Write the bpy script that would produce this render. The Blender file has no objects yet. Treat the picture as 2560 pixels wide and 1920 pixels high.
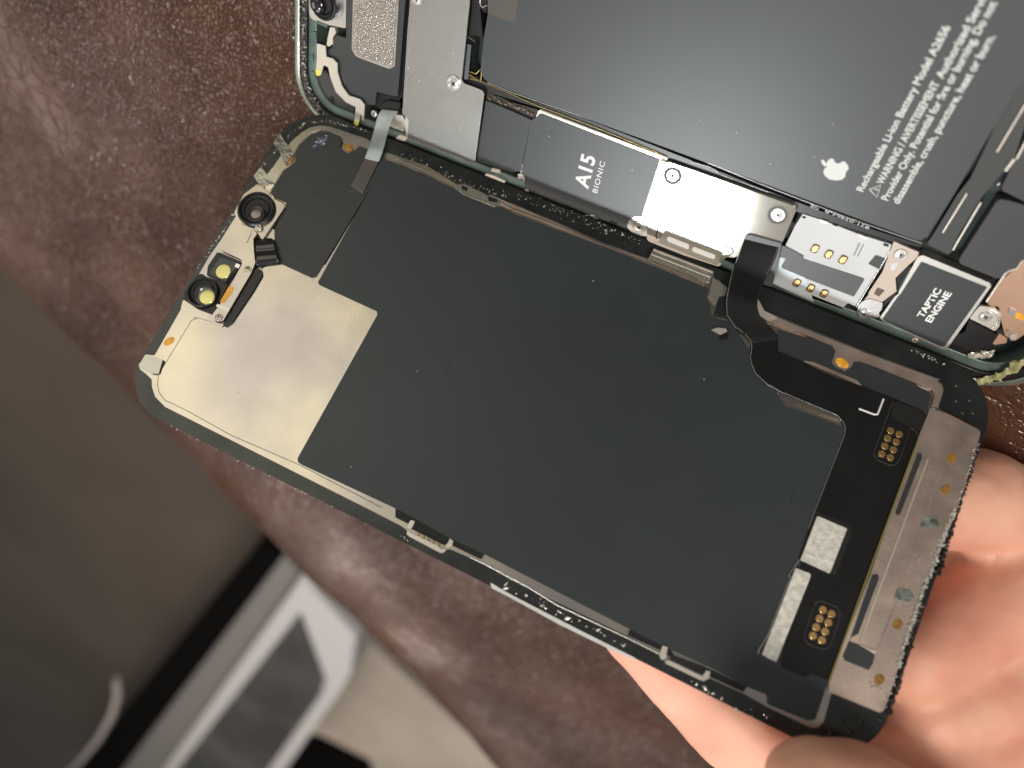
import bpy, bmesh, math, random
from mathutils import Vector, Matrix
random.seed(7)
S = bpy.context.scene
COL = S.collection
MM = 0.001

# ------------------------------------------------------------------ camera
# World: phone body lies flat, its rim top is z = 0, origin at its lower-left corner, metres.
FPX = 1930.0
def nz(v): return Vector(v).normalized()
D1 = Vector((0.89840116, -0.40180124, 0.17728822))
B2 = Vector((0.18780815, 0.71640531, 0.6719312))
NB = Vector((-0.39699301, -0.57036759, 0.71908091))
R = Matrix((D1, B2, NB))                      # camera axes -> world
CAM = Vector((0.09062212, 0.07182449, 0.12788821))
cd = bpy.data.cameras.new('camera'); cam = bpy.data.objects.new('camera', cd); COL.objects.link(cam)
cam.matrix_world = Matrix.Translation(CAM) @ R.to_4x4()
cd.sensor_width = 36; cd.lens = FPX/2560*36
cd.clip_start = 0.005; cd.clip_end = 60
cd.dof.use_dof = True; cd.dof.focus_distance = 0.139; cd.dof.aperture_fstop = 10.5
S.camera = cam

# ------------------------------------------------------------------ world, lamps, exposure
W = bpy.data.worlds.new('World'); S.world = W; W.use_nodes = True
wt = W.node_tree; bg = wt.nodes['Background']
tc = wt.nodes.new('ShaderNodeTexCoord'); nt_ = wt.nodes.new('ShaderNodeTexNoise'); nt_.inputs['Scale'].default_value = 2.2
nt_.inputs['Detail'].default_value = 1.0
rp = wt.nodes.new('ShaderNodeValToRGB')
rp.color_ramp.elements[0].position = .35; rp.color_ramp.elements[0].color = (.13, .125, .118, 1)
rp.color_ramp.elements[1].position = .65; rp.color_ramp.elements[1].color = (.48, .475, .455, 1)
wt.links.new(tc.outputs['Generated'], nt_.inputs['Vector']); wt.links.new(nt_.outputs['Fac'], rp.inputs['Fac'])
sz = wt.nodes.new('ShaderNodeSeparateXYZ'); wt.links.new(tc.outputs['Generated'], sz.inputs[0])
zr = wt.nodes.new('ShaderNodeMapRange'); zr.interpolation_type = 'SMOOTHSTEP'; zr.inputs[1].default_value = .28; zr.inputs[2].default_value = .46
wt.links.new(sz.outputs['Z'], zr.inputs[0])
wm = wt.nodes.new('ShaderNodeMix'); wm.data_type = 'RGBA'; wm.inputs['A'].default_value = (.085, .078, .070, 1)
wt.links.new(zr.outputs[0], wm.inputs['Factor']); wt.links.new(rp.outputs['Color'], wm.inputs['B'])
wt.links.new(wm.outputs['Result'], bg.inputs['Color']); bg.inputs['Strength'].default_value = 0.78
def area(name, loc, target, size, power, color, shape='DISK'):
    l = bpy.data.lights.new(name, 'AREA'); l.shape = shape; l.size = size; l.energy = power; l.color = color
    o = bpy.data.objects.new(name, l); COL.objects.link(o); o.location = loc
    o.rotation_euler = (Vector(target)-Vector(loc)).to_track_quat('-Z', 'Y').to_euler(); return o
P0 = Vector((.0735, .0035, 0)); RD = Vector((-.052, -.4405, .896))
area('ceiling_lamp', P0+RD*.9, P0, .11, 2.8, (.95, .98, 1))
LP = Vector((.002, -.036, .047)); LR = Vector((-.52, .72, .47)).normalized()
area('room_lamp', LP+LR*.8, LP, .55, 1.0, (1, .93, .74))
area('hand_fill', (.62, .22, .80), (.15, -.05, .02), .4, 6.8, (1, .90, .80))  # added fill light that brightens the hand, no real source
area('background_fill', (-.30, -1.45, 1.05), (-.15, -.6, -.2), .9, 8, (1, .86, .76), 'SQUARE')  # added fill for the far background and the sheen on the near leather
area('leather_sheen_fill', (-1.15, -.45, .85), (-.1, -.05, 0), .8, 3.2, (1, .82, .68), 'SQUARE')  # added fill that gives the leather on the left its hazy sheen
S.view_settings.view_transform = 'Standard'; S.view_settings.look = 'None'
S.view_settings.exposure = 0; S.view_settings.gamma = 1

# ------------------------------------------------------------------ frames and tracing helpers
DS = .965
E2 = Vector((0, 0.56693076, -0.82376545)); ND = Vector((0, .823765448, .566930760))
def ray(px, py): return R @ Vector(((px-1280)/FPX, -(py-960)/FPX, -1))
class Frame:
    def __init__(s, O, x, y, n): s.O, s.x, s.y, s.n = O, x, y, n
    def hit(s, px, py, h=0):                    # photo point -> world point on the plane h mm above the frame
        r = ray(px, py); t = ((s.O-CAM).dot(s.n) + h*MM)/r.dot(s.n); return CAM + r*t
    def loc(s, P): d = P-s.O; return Vector((d.dot(s.x), d.dot(s.y), d.dot(s.n)))
    def uv(s, px, py, h=0): v = s.loc(s.hit(px, py, h)); return (v.x, v.y)
    def world(s, v): return s.O + s.x*v[0] + s.y*v[1] + s.n*v[2]
    def matrix(s): return Matrix.Translation(s.O) @ Matrix((s.x, s.y, s.n)).transposed().to_4x4()
X_, Y_, Z_ = Vector((1, 0, 0)), Vector((0, 1, 0)), Vector((0, 0, 1))
FB = Frame(Vector((0, 0, 0)), X_, Y_, Z_)
FD = Frame(CAM + (Vector((-.00072, -.00199, -.00253))-CAM)*DS, X_, E2, ND)
CR = {'c1': (640, 0, 640), 'c2': (1280, 0, 640), 'c3': (1920, 0, 640), 'c4': (320, 480, 640), 'c5': (640, 240, 640),
      'c6': (1280, 360, 640), 'c7': (1920, 480, 640), 'd1': (320, 840, 640), 'd3': (1600, 840, 640), 'd4': (1920, 960, 640),
      'd5': (1280, 1320, 640), 'd6': (1920, 1440, 640), 'cz': (2200, 840, 360), 'e1': (720, 0, 320), 'e2': (440, 440, 320),
      'e4': (2040, 590, 320), 'e5': (2320, 420, 240), 'e7': (1000, 1230, 320), 'e8': (1140, 0, 240), 'bt': (2060, 40, 666.67),
      's': (0, 0, 2212)}
def uvs(F, spec, h):
    out = []; c = 's'
    for t in spec.split():
        if ',' not in t: c = t; continue
        a, b = map(float, t.split(','))
        if c == 'mm': out.append((a*MM, b*MM)); continue
        x, y, w = CR[c]; out.append(F.uv(x+a*w/2212, y+b*w/2212, h))
    return out
def rounded(pts, r, seg=4):
    if r <= 0: return pts
    out = []; n = len(pts)
    for i in range(n):
        p = Vector(pts[i]); a = Vector(pts[i-1])-p; b = Vector(pts[(i+1) % n])-p
        if a.length < 1e-7 or b.length < 1e-7: continue
        ang = a.angle(b)
        if ang > 2.95: out.append(tuple(p)); continue
        d = min(r/math.tan(ang/2) if ang > .1 else r, a.length*.45, b.length*.45)
        p0 = p+a.normalized()*d; p1 = p+b.normalized()*d
        for k in range(seg+1):
            t = k/seg; q = p0*(1-t)**2+p*2*t*(1-t)+p1*t*t; out.append((q.x, q.y))
    return out

# ------------------------------------------------------------------ materials
MATS = {}
def mat(name, col, rough=.5, metal=0, spec=.5, bump=0, bscale=800, coat=0, var=0, vscale=60, sss=0, emit=None, aniso=0, alpha=1, brough=0):
    if name in MATS: return MATS[name]
    m = bpy.data.materials.new(name); m.use_nodes = True; t = m.node_tree; b = t.nodes['Principled BSDF']
    b.inputs['Base Color'].default_value = (*col, 1); b.inputs['Roughness'].default_value = rough
    b.inputs['Metallic'].default_value = metal; b.inputs['Specular IOR Level'].default_value = spec
    b.inputs['Coat Weight'].default_value = coat; b.inputs['Coat Roughness'].default_value = .12
    co = t.nodes.new('ShaderNodeTexCoord')
    if var:
        n = t.nodes.new('ShaderNodeTexNoise'); n.inputs['Scale'].default_value = vscale; n.inputs['Detail'].default_value = 4
        t.links.new(co.outputs['Object'], n.inputs['Vector'])
        r = t.nodes.new('ShaderNodeValToRGB'); r.color_ramp.elements[0].position = .35; r.color_ramp.elements[1].position = .65
        r.color_ramp.elements[0].color = (*[c*(1-var) for c in col], 1); r.color_ramp.elements[1].color = (*[min(1, c*(1+var)) for c in col], 1)
        t.links.new(n.outputs['Fac'], r.inputs['Fac']); t.links.new(r.outputs['Color'], b.inputs['Base Color'])
    if brough:
        n = t.nodes.new('ShaderNodeTexNoise'); n.inputs['Scale'].default_value = 180; n.inputs['Detail'].default_value = 5
        t.links.new(co.outputs['Object'], n.inputs['Vector'])
        mr = t.nodes.new('ShaderNodeMapRange'); mr.inputs[1].default_value = .3; mr.inputs[2].default_value = .7
        mr.inputs[3].default_value = rough-brough; mr.inputs[4].default_value = rough+brough
        t.links.new(n.outputs['Fac'], mr.inputs[0]); t.links.new(mr.outputs[0], b.inputs['Roughness'])
    if bump:
        n = t.nodes.new('ShaderNodeTexNoise'); n.inputs['Scale'].default_value = bscale; n.inputs['Detail'].default_value = 3
        t.links.new(co.outputs['Object'], n.inputs['Vector'])
        bp = t.nodes.new('ShaderNodeBump'); bp.inputs['Strength'].default_value = bump; bp.inputs['Distance'].default_value = .0001
        t.links.new(n.outputs['Fac'], bp.inputs['Height']); t.links.new(bp.outputs['Normal'], b.inputs['Normal'])
    if sss:
        b.inputs['Subsurface Weight'].default_value = sss; b.inputs['Subsurface Radius'].default_value = (1, .35, .2)
        b.inputs['Subsurface Scale'].default_value = .004
    MATS[name] = m; return m
def tint(m, c1, c2, sc):
    t = m.node_tree; b = t.nodes['Principled BSDF']; co = t.nodes.new('ShaderNodeTexCoord'); n = t.nodes.new('ShaderNodeTexNoise'); n.inputs['Scale'].default_value = sc; n.inputs['Detail'].default_value = 1.5
    r = t.nodes.new('ShaderNodeValToRGB'); r.color_ramp.elements[0].position = .40; r.color_ramp.elements[1].position = .62; r.color_ramp.elements[0].color = (*c1, 1); r.color_ramp.elements[1].color = (*c2, 1)
    t.links.new(co.outputs['Object'], n.inputs['Vector']); t.links.new(n.outputs['Fac'], r.inputs['Fac']); t.links.new(r.outputs['Color'], b.inputs['Base Color']); return m
steel = mat('brushed_steel', (.60, .585, .545), .33, 1, bump=.25, bscale=2500, brough=.06)
satin = mat('satin_steel', (.33, .325, .305), .42, 1, bump=.5, bscale=5200, brough=.08)
speck = mat('speckled_steel', (.42, .39, .355), .28, 1, bump=1.0, bscale=3200)
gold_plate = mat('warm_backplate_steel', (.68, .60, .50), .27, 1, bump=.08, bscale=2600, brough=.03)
tint(gold_plate, (.47, .43, .43), (.64, .585, .48), 36)  # lilac to yellow reflections put into the steel's colour as mottling
rose = mat('warm_grey_steel', (.72, .585, .51), .42, 1, bump=.2, bscale=2600, brough=.07)
foil = mat('black_graphite_foil', (.027, .036, .040), .41, 0, .6, bump=.03, bscale=60, brough=.02, var=.08, vscale=25)
foil2 = mat('black_foil_sheet', (.030, .035, .037), .41, 0, .6, bump=.03, bscale=120, brough=.03, var=.1, vscale=30)
battery_m = mat('battery_wrap', (.032, .039, .044), .38, 0, .9)
label_m = mat('black_label', (.028, .034, .037), .37, 0, .8, bump=.02, bscale=900)
pcb = mat('black_solder_mask', (.010, .0105, .011), .34, 0, .35, bump=.12, bscale=1500, brough=.05)
glassb = mat('black_glass_border', (.017, .020, .021), .26, 0, .6, bump=.12, bscale=900, brough=.10, var=.3, vscale=150)
blackp = mat('black_plastic', (.010, .010, .011), .35, 0, .5, bump=.2, bscale=1400)
dark = mat('dark_void', (.004, .005, .005), .6)
rubber = mat('black_flex', (.022, .024, .027), .30, 0, .6, bump=.05, bscale=300)
greyflex = mat('grey_flex', (.36, .42, .42), .32, 0, .6, bump=.1, bscale=500, var=.15, vscale=200)
greyflex2 = mat('dark_grey_flex', (.075, .07, .065), .34, 0, .6, bump=.1, bscale=500)
teal = mat('teal_aluminium', (.145, .205, .185), .40, .55, .5, bump=.5, bscale=700, var=.25, vscale=150)
rimm = mat('pale_green_steel_rim', (.42, .47, .42), .25, 1, bump=.4, bscale=500, var=.2, vscale=200)
gold = mat('gold_contact', (.80, .52, .22), .34, 1, bump=.1)
goldf = mat('gold_trim', (.70, .55, .22), .3, 1)
silver = mat('bright_silver', (.80, .80, .77), .3, 1, bump=.15, bscale=1500)
chipm = mat('matte_silver_chip', (.74, .74, .68), .5, .3, bump=.6, bscale=2500, var=.18, vscale=900)
white = mat('white_print', (.72, .76, .76), .5)
white2 = mat('bright_white_print', (.85, .87, .88), .5)
orange = mat('orange_glue', (.80, .40, .04), .3, 0, .5, var=.2, vscale=800)
amber = mat('amber_glue', (.30, .165, .035), .3, 0, .5, bump=.6, bscale=900, var=.25, vscale=900)
yellow = mat('yellow_tip', (.80, .75, .12), .4)
lens_y = mat('yellow_lens', (.66, .62, .22), .12, .35, .6, coat=.6)
lens_p = mat('mauve_lens', (.22, .16, .16), .12, 0, .6, coat=1)
lens_d = mat('dark_lens', (.004, .004, .012), .05, 0, .8, coat=1)
cream = mat('cream_metal', (.78, .74, .66), .36, .7, bump=.2)
copper = mat('copper_film', (.50, .31, .225), .34, .25, .6, var=.12, vscale=90)
glue_y = mat('yellow_adhesive', (.42, .42, .20), .55, bump=1, bscale=700, var=.3, vscale=500)
residue = mat('pale_residue', (.50, .50, .46), .35, .1, bump=1, bscale=900)
tape = mat('brown_tape', (.085, .078, .072), .42, 0, .6)

# ------------------------------------------------------------------ mesh helpers
def add_obj(name, me, m, parent, label=None, kind=None, smooth=False):
    me.materials.clear(); me.materials.append(m)
    if smooth:
        for p in me.polygons: p.use_smooth = True
    o = bpy.data.objects.new(name, me); COL.objects.link(o)
    if parent is not None: o.parent = parent
    if label: o['label'] = label
    if kind: o['kind'] = kind
    return o
def from_bm(bm, name):
    bmesh.ops.recalc_face_normals(bm, faces=bm.faces); me = bpy.data.meshes.new(name); bm.to_mesh(me); bm.free(); return me
def prism_bm(bm, pts, h, t, bevel=.05, seg=2):
    """pts in metres in the frame, top at h mm, t mm thick"""
    if sum(pts[i-1][0]*pts[i][1]-pts[i][0]*pts[i-1][1] for i in range(len(pts))) < 0: pts = pts[::-1]
    vs = [bm.verts.new((x, y, h*MM)) for x, y in pts]; f = bm.faces.new(vs)
    lo = [bm.verts.new((x, y, (h-t)*MM)) for x, y in pts]; bm.faces.new(lo[::-1]); n = len(pts)
    for i in range(n): bm.faces.new((vs[i], lo[i], lo[(i+1) % n], vs[(i+1) % n]))
    if bevel > 0:
        es = [e for e in f.edges]
        bmesh.ops.bevel(bm, geom=es, offset=bevel*MM, segments=seg, profile=.5, affect='EDGES', clamp_overlap=True)
def poly(name, parent, F, spec, h, t, m, r=.0, bevel=.05, label=None):
    pts = uvs(F, spec, h) if isinstance(spec, str) else spec
    bm = bmesh.new(); prism_bm(bm, rounded(pts, r*MM), h, t, bevel)
    return add_obj(name, from_bm(bm, name), m, parent, label)
def multi(name, parent, F, specs, h, t, m, r=0, bevel=.03, label=None, kind=None):
    bm = bmesh.new()
    for s in specs: prism_bm(bm, rounded(uvs(F, s, h) if isinstance(s, str) else s, r*MM), h, t, bevel)
    return add_obj(name, from_bm(bm, name), m, parent, label, kind)
def ringloop(name, parent, outer, inner, h, t, m, bevel=.1, label=None):
    bm = bmesh.new(); n = len(outer)
    o = [bm.verts.new((x, y, h*MM)) for x, y in outer]; i_ = [bm.verts.new((x, y, h*MM)) for x, y in inner]
    ol = [bm.verts.new((x, y, (h-t)*MM)) for x, y in outer]; il = [bm.verts.new((x, y, (h-t)*MM)) for x, y in inner]
    for k in range(n):
        j = (k+1) % n
        bm.faces.new((o[k], o[j], i_[j], i_[k])); bm.faces.new((o[k], ol[k], ol[j], o[j])); bm.faces.new((i_[k], i_[j], il[j], il[k])); bm.faces.new((ol[k], il[k], il[j], ol[j]))
    bm.edges.ensure_lookup_table()
    if bevel:
        es = [e for e in bm.edges if all(abs(v.co.z-h*MM) < 1e-9 for v in e.verts) and not (set(e.verts) & set(o) and set(e.verts) & set(i_))]
        bmesh.ops.bevel(bm, geom=es, offset=bevel*MM, segments=2, profile=.5, affect='EDGES', clamp_overlap=True)
    return add_obj(name, from_bm(bm, name), m, parent, label)
def rrect(x0, y0, x1, y1, r, seg=14):
    pts = []
    for cx, cy, a in ((x1-r, y1-r, 0), (x0+r, y1-r, 90), (x0+r, y0+r, 180), (x1-r, y0+r, 270)):
        for k in range(seg+1):
            t = math.radians(a+90*k/seg); pts.append(((cx+r*math.cos(t))*MM, (cy+r*math.sin(t))*MM))
    return pts
def ctr(F, c, h):
    s, a = c.split(); return uvs(F, s+' '+a, h)[0]
def lathe(name, parent, F, c, prof, m, seg=48, label=None, hh=None, sx=1, sy=1, ang=0):
    """prof: (radius mm, height mm) from the rim to the centre"""
    cx, cy = ctr(F, c, prof[-1][1] if hh is None else hh); bm = bmesh.new(); rings = []
    ca, sa = math.cos(math.radians(ang)), math.sin(math.radians(ang))
    for r, h in prof:
        if r <= 0: rings.append([bm.verts.new((cx, cy, h*MM))]); continue
        l = []
        for k in range(seg):
            a = 2*math.pi*k/seg; x = r*sx*math.cos(a)*MM; y = r*sy*math.sin(a)*MM
            l.append(bm.verts.new((cx+x*ca-y*sa, cy+x*sa+y*ca, h*MM)))
        rings.append(l)
    for a, b in zip(rings, rings[1:]):
        for k in range(seg):
            j = (k+1) % seg
            if len(b) == 1: bm.faces.new((a[k], a[j], b[0]))
            else: bm.faces.new((a[k], a[j], b[j], b[k]))
    o = add_obj(name, from_bm(bm, name), m, parent, label, smooth=True)
    md = o.modifiers.new('edge', 'EDGE_SPLIT'); md.split_angle = math.radians(35); return o
def disc(name, parent, F, c, r, h, t, m, label=None, sx=1, sy=1, ang=0, dome=0):
    b = min(.06, r*.2)
    return lathe(name, parent, F, c, [(r, h-t), (r, h-b), (r-b, h), (r*.6, h+dome*.6), (0, h+dome)], m, label=label, sx=sx, sy=sy, ang=ang)
def screw(parent, F, c, r, h, m=None, label=None):
    s = lathe('screw', parent, F, c, [(r, h-.5), (r, h-.08), (r*.93, h), (r*.74, h), (r*.68, h-.10), (r*.62, h-.02), (r*.3, h+.03), (0, h+.03)], m or silver, label=label, hh=h)
    cx, cy = ctr(F, c, h); a0 = random.random()*3
    bm = bmesh.new()
    star = [(cx+(r*.46 if k % 2 == 0 else r*.16)*MM*math.cos(a0+k*math.pi/4), cy+(r*.46 if k % 2 == 0 else r*.16)*MM*math.sin(a0+k*math.pi/4)) for k in range(8)]
    prism_bm(bm, star, h+.045, .1, 0); add_obj('recess', from_bm(bm, 'recess'), blackp if r > .6 else blackp, s); return s
def tube(name, parent, pts, r, m, F=None, label=None, seg=8, kind=None):
    """pts: frame coordinates (metres)"""
    cu = bpy.data.curves.new(name, 'CURVE'); cu.dimensions = '3D'; cu.bevel_depth = r*MM; cu.bevel_resolution = 3; cu.use_fill_caps = True
    sp = cu.splines.new('POLY'); sp.points.add(len(pts)-1)
    for q, p in zip(sp.points, pts): q.co = (*p, 1)
    o = bpy.data.objects.new('tmp', cu); me = bpy.data.meshes.new_from_object(o); bpy.data.objects.remove(o); bpy.data.curves.remove(cu)
    me.name = name; return add_obj(name, me, m, parent, label, kind, smooth=True)
def line(name, parent, F, spec, h, r, m, label=None):
    return tube(name, parent, [(x, y, h*MM) for x, y in uvs(F, spec, h)], r, m, label=label)
def text(name, parent, F, s, a, b, h, cap, m, capdir=1, off=0, spacing=1.0):
    """text from photo point a to photo point b along the baseline, cap height in mm"""
    cu = bpy.data.curves.new(name, 'FONT'); cu.body = s; cu.size = 1; cu.offset = off; cu.space_character = spacing
    o = bpy.data.objects.new('tmp', cu); COL.objects.link(o); bpy.context.view_layer.update()
    me = bpy.data.meshes.new_from_object(o); bpy.data.objects.remove(o); bpy.data.curves.remove(cu)
    xs = [v.co.x for v in me.vertices]; x0, x1 = min(xs), max(xs)
    A = Vector(ctr(F, a, h)); B = Vector(ctr(F, b, h)); d = B-A; L = d.length; d.normalize(); n = Vector((-d.y, d.x))*capdir
    for v in me.vertices:
        p = A+d*((v.co.x-x0)/(x1-x0)*L)+n*(v.co.y/.73*cap*MM); v.co = (p.x, p.y, h*MM)
    return add_obj(name, me, m, parent)
def ribbon(name, parent, frame_for_local, rows, th, m, label=None, sub=2):
    """rows: ((left world point), (right world point)) - a bent strip with thickness"""
    bm = bmesh.new(); N = 6; grid = []
    for L, Rr in rows: grid.append([bm.verts.new(frame_for_local.loc(L.lerp(Rr, k/N))) for k in range(N+1)])
    for a, b in zip(grid, grid[1:]):
        for k in range(N): bm.faces.new((a[k], a[k+1], b[k+1], b[k]))
    o = add_obj(name, from_bm(bm, name), m, parent, label, smooth=True)
    md = o.modifiers.new('s', 'SUBSURF'); md.levels = md.render_levels = sub
    md = o.modifiers.new('t', 'SOLIDIFY'); md.thickness = th*MM; md.offset = 0
    return o
def crumbs(name, parent, F, specs, h, n, smin, smax, m, width=.3, flat=.6):
    """loose crumbs scattered along polylines on the plane"""
    bm = bmesh.new()
    for spec in specs:
        pts = [Vector(p) for p in uvs(F, spec, h)]
        seglen = [(pts[i+1]-pts[i]).length for i in range(len(pts)-1)]; tot = sum(seglen)
        for _ in range(int(n*tot/MM)+1):
            t = random.random()*tot; i = 0
            while i < len(seglen)-1 and t > seglen[i]: t -= seglen[i]; i += 1
            p = pts[i].lerp(pts[i+1], t/max(seglen[i], 1e-9)); s = random.uniform(smin, smax)*MM*(.5+random.random()**3)
            p = p+Vector((random.gauss(0, width), random.gauss(0, width)))*MM
            M = Matrix.Translation((p.x, p.y, h*MM+s*.3*flat)) @ Matrix.Rotation(random.random()*6, 4, 'Z') @ Matrix.Diagonal((s*random.uniform(.7, 2), s*random.uniform(.5, 1.1), s*flat, 1))
            g = bmesh.ops.create_icosphere(bm, subdivisions=1, radius=1, matrix=M)
            for v in g['verts']: v.co += Vector((random.gauss(0, 1), random.gauss(0, 1), random.gauss(0, 1)))*s*.22
    return add_obj(name, from_bm(bm, name), m, parent, kind='stuff')
def tag(o, label, cat, group=None):
    o['label'] = label; o['category'] = cat
    if group: o['group'] = group
def empty(name, M, label, cat):
    o = bpy.data.objects.new(name, None); COL.objects.link(o); o.matrix_world = M; o.empty_display_size = .01; tag(o, label, cat); return o

# ================================================================== SETTING
def structure(o): o['kind'] = 'structure'
floor_m = mat('floor_laminate', (.098, .078, .062), .5, 0, .3, var=.22, vscale=1.6, bump=.2, bscale=60)
bm = bmesh.new(); bmesh.ops.create_grid(bm, x_segments=4, y_segments=4, size=14); fl = add_obj('floor', from_bm(bm, 'floor'), floor_m, None)
fl.location = (-2, -5, -.42); structure(fl)

# ---- leather seat
def leather_mat():
    m = bpy.data.materials.new('brown_leather'); m.use_nodes = True; t = m.node_tree; b = t.nodes['Principled BSDF']; N = t.nodes.new; L = t.links.new
    co = N('ShaderNodeTexCoord')
    n1 = N('ShaderNodeTexNoise'); n1.inputs['Scale'].default_value = 22; n1.inputs['Detail'].default_value = 6; L(co.outputs['Object'], n1.inputs['Vector'])
    r = N('ShaderNodeValToRGB'); r.color_ramp.elements[0].position = .3; r.color_ramp.elements[0].color = (.040, .014, .008, 1)
    r.color_ramp.elements[1].position = .7; r.color_ramp.elements[1].color = (.108, .047, .027, 1)
    L(n1.outputs['Fac'], r.inputs['Fac']); L(r.outputs['Color'], b.inputs['Base Color'])
    # pebbled grain that fades in and out, fine creases
    nw = N('ShaderNodeTexNoise'); nw.inputs['Scale'].default_value = 120; nw.inputs['Detail'].default_value = 3; L(co.outputs['Object'], nw.inputs['Vector'])
    mx = N('ShaderNodeMix'); mx.data_type = 'VECTOR'; mx.inputs['Factor'].default_value = .0022
    L(co.outputs['Object'], mx.inputs['A']); L(nw.outputs['Color'], mx.inputs['B'])
    vo = N('ShaderNodeTexVoronoi'); vo.inputs['Scale'].default_value = 820; vo.feature = 'DISTANCE_TO_EDGE'; L(mx.outputs['Result'], vo.inputs['Vector'])
    ve = N('ShaderNodeMapRange'); ve.inputs[1].default_value = 0; ve.inputs[2].default_value = .28; ve.interpolation_type = 'SMOOTHSTEP'; L(vo.outputs['Distance'], ve.inputs[0])
    v3 = N('ShaderNodeTexVoronoi'); v3.inputs['Scale'].default_value = 210; v3.feature = 'DISTANCE_TO_EDGE'; L(mx.outputs['Result'], v3.inputs['Vector'])
    vf = N('ShaderNodeMapRange'); vf.inputs[1].default_value = 0; vf.inputs[2].default_value = .10; vf.interpolation_type = 'SMOOTHSTEP'; L(v3.outputs['Distance'], vf.inputs[0])
    nm = N('ShaderNodeTexNoise'); nm.inputs['Scale'].default_value = 16; nm.inputs['Detail'].default_value = 3; L(co.outputs['Object'], nm.inputs['Vector'])
    ms = N('ShaderNodeMapRange'); ms.inputs[1].default_value = .38; ms.inputs[2].default_value = .6; ms.inputs[3].default_value = .02; ms.inputs[4].default_value = 1.0; L(nm.outputs['Fac'], ms.inputs[0])
    g1 = N('ShaderNodeMath'); g1.operation = 'MULTIPLY'; L(ve.outputs[0], g1.inputs[0]); L(ms.outputs[0], g1.inputs[1])
    g2 = N('ShaderNodeMath'); g2.operation = 'MULTIPLY_ADD'; L(vf.outputs[0], g2.inputs[0]); g2.inputs[1].default_value = .20; L(g1.outputs[0], g2.inputs[2])
    n2 = N('ShaderNodeTexNoise'); n2.inputs['Scale'].default_value = 170; n2.inputs['Detail'].default_value = 5; L(co.outputs['Object'], n2.inputs['Vector'])
    g3 = N('ShaderNodeMath'); g3.operation = 'MULTIPLY_ADD'; L(n2.outputs['Fac'], g3.inputs[0]); g3.inputs[1].default_value = .9; L(g2.outputs[0], g3.inputs[2])
    bp = N('ShaderNodeBump'); bp.inputs['Strength'].default_value = 1.0; bp.inputs['Distance'].default_value = .00046
    L(g3.outputs[0], bp.inputs['Height']); L(bp.outputs['Normal'], b.inputs['Normal'])
    b.inputs['Roughness'].default_value = .26; b.inputs['Specular IOR Level'].default_value = .7
    return m
EU = Vector((.807, -.590, 0)); EV = Vector((-.590, -.807, 0))
def leather_seat():
    bm = bmesh.new(); ZT = -.0081; Rr = .060; VC = .136; us = [-.7+i*.008 for i in range(190)]
    prof = [(-.6+i*(VC+.6)/90, 0) for i in range(90)]
    for k in range(17):
        a = math.radians(90*k/16); prof.append((VC+Rr*math.sin(a), -Rr+Rr*math.cos(a)))
    prof += [(VC+Rr, -.2), (VC+Rr, -.38)]
    g = []
    for u in us:
        row = []
        for v, z in prof:
            p = EU*u+EV*v
            far = max(0, min(1, (max(-p.x, p.x-.155, -p.y-.035, p.y-.08, 0)-.004)/.03))
            dz = far*(.0012*math.sin(u*41+v*23)+.0008*math.sin(v*77-u*31+1)+.0005*math.sin(u*150+v*60))-.004*far*far*0
            w = .0025*math.sin(u*24+.5) if v > VC else 0
            row.append(bm.verts.new((p.x+EV.x*w, p.y+EV.y*w, ZT+z+dz)))
        g.append(row)
    for a, b in zip(g, g[1:]):
        for k in range(len(prof)-1): bm.faces.new((a[k], a[k+1], b[k+1], b[k]))
    o = add_obj('leather_seat', from_bm(bm, 'leather_seat'), leather_mat(), None, smooth=True)
    tag(o, 'brown grained leather seat with rounded edge, lying under the opened phone', 'seat')
leather_seat()

# ---- far background, out of focus
def hz(px, py, z): r = ray(px, py); t = (z-CAM.z)/r.z; return CAM+r*t
def slab(name, pxs, z, t, m, parent=None, bevel=.004):
    bm = bmesh.new(); pts = [(hz(x, y, z).x, hz(x, y, z).y) for x, y in pxs]
    prism_bm(bm, pts, z/MM, t/MM, bevel/MM); return add_obj(name, from_bm(bm, name), m, parent)
ZB = -.27
wpl = mat('white_lacquer', (.66, .66, .66), .4); dkg = mat('dark_grey_glass', (.07, .072, .068), .35, 0, .5, var=.35, vscale=7); blk = mat('matt_black', (.003, .003, .003), .9, 0, .05)
grey = mat('grey_edging', (.23, .22, .21), .5); beige = mat('beige_cloth', (.52, .46, .39), .8, var=.12, vscale=6)
wf = empty('low_table', Matrix.Translation(hz(560, 1760, ZB)), 'out of focus white framed low table with dark glass top, beyond the seat edge', 'table')
def child_slab(name, pxs, z, t, m, bevel=.004):
    o = slab(name, pxs, z, t, m, None, bevel); o.parent = wf; o.matrix_parent_inverse = Matrix.Translation(-hz(560, 1760, ZB)); return o
child_slab('frame', [(752, 1440), (800, 1490), (890, 1595), (878, 1680), (850, 1730), (690, 1960), (380, 1960)], ZB, .05, wpl, .006)
child_slab('glass_top', [(744, 1542), (806, 1708), (795, 1745), (645, 1960), (415, 1960)], ZB+.006, .006, dkg, .001)
for k in ((760, 1480), (860, 1640)):
    p = hz(*k, ZB); b_ = bmesh.new(); bmesh.ops.create_cone(b_, cap_ends=True, segments=16, radius1=.012, radius2=.012, depth=.1, matrix=Matrix.Translation((p.x+.0, p.y-.03, ZB-.1)))
    o = add_obj('leg', from_bm(b_, 'leg'), wpl, wf); o.matrix_parent_inverse = Matrix.Translation(-hz(560, 1760, ZB))
tb = slab('bench', [(680, 1360), (752, 1440), (375, 1975), (180, 1975)], ZB-.03, .06, grey, None, .004); tag(tb, 'blurred grey bench with a black edge strip, left of the white framed table', 'bench')
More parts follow.
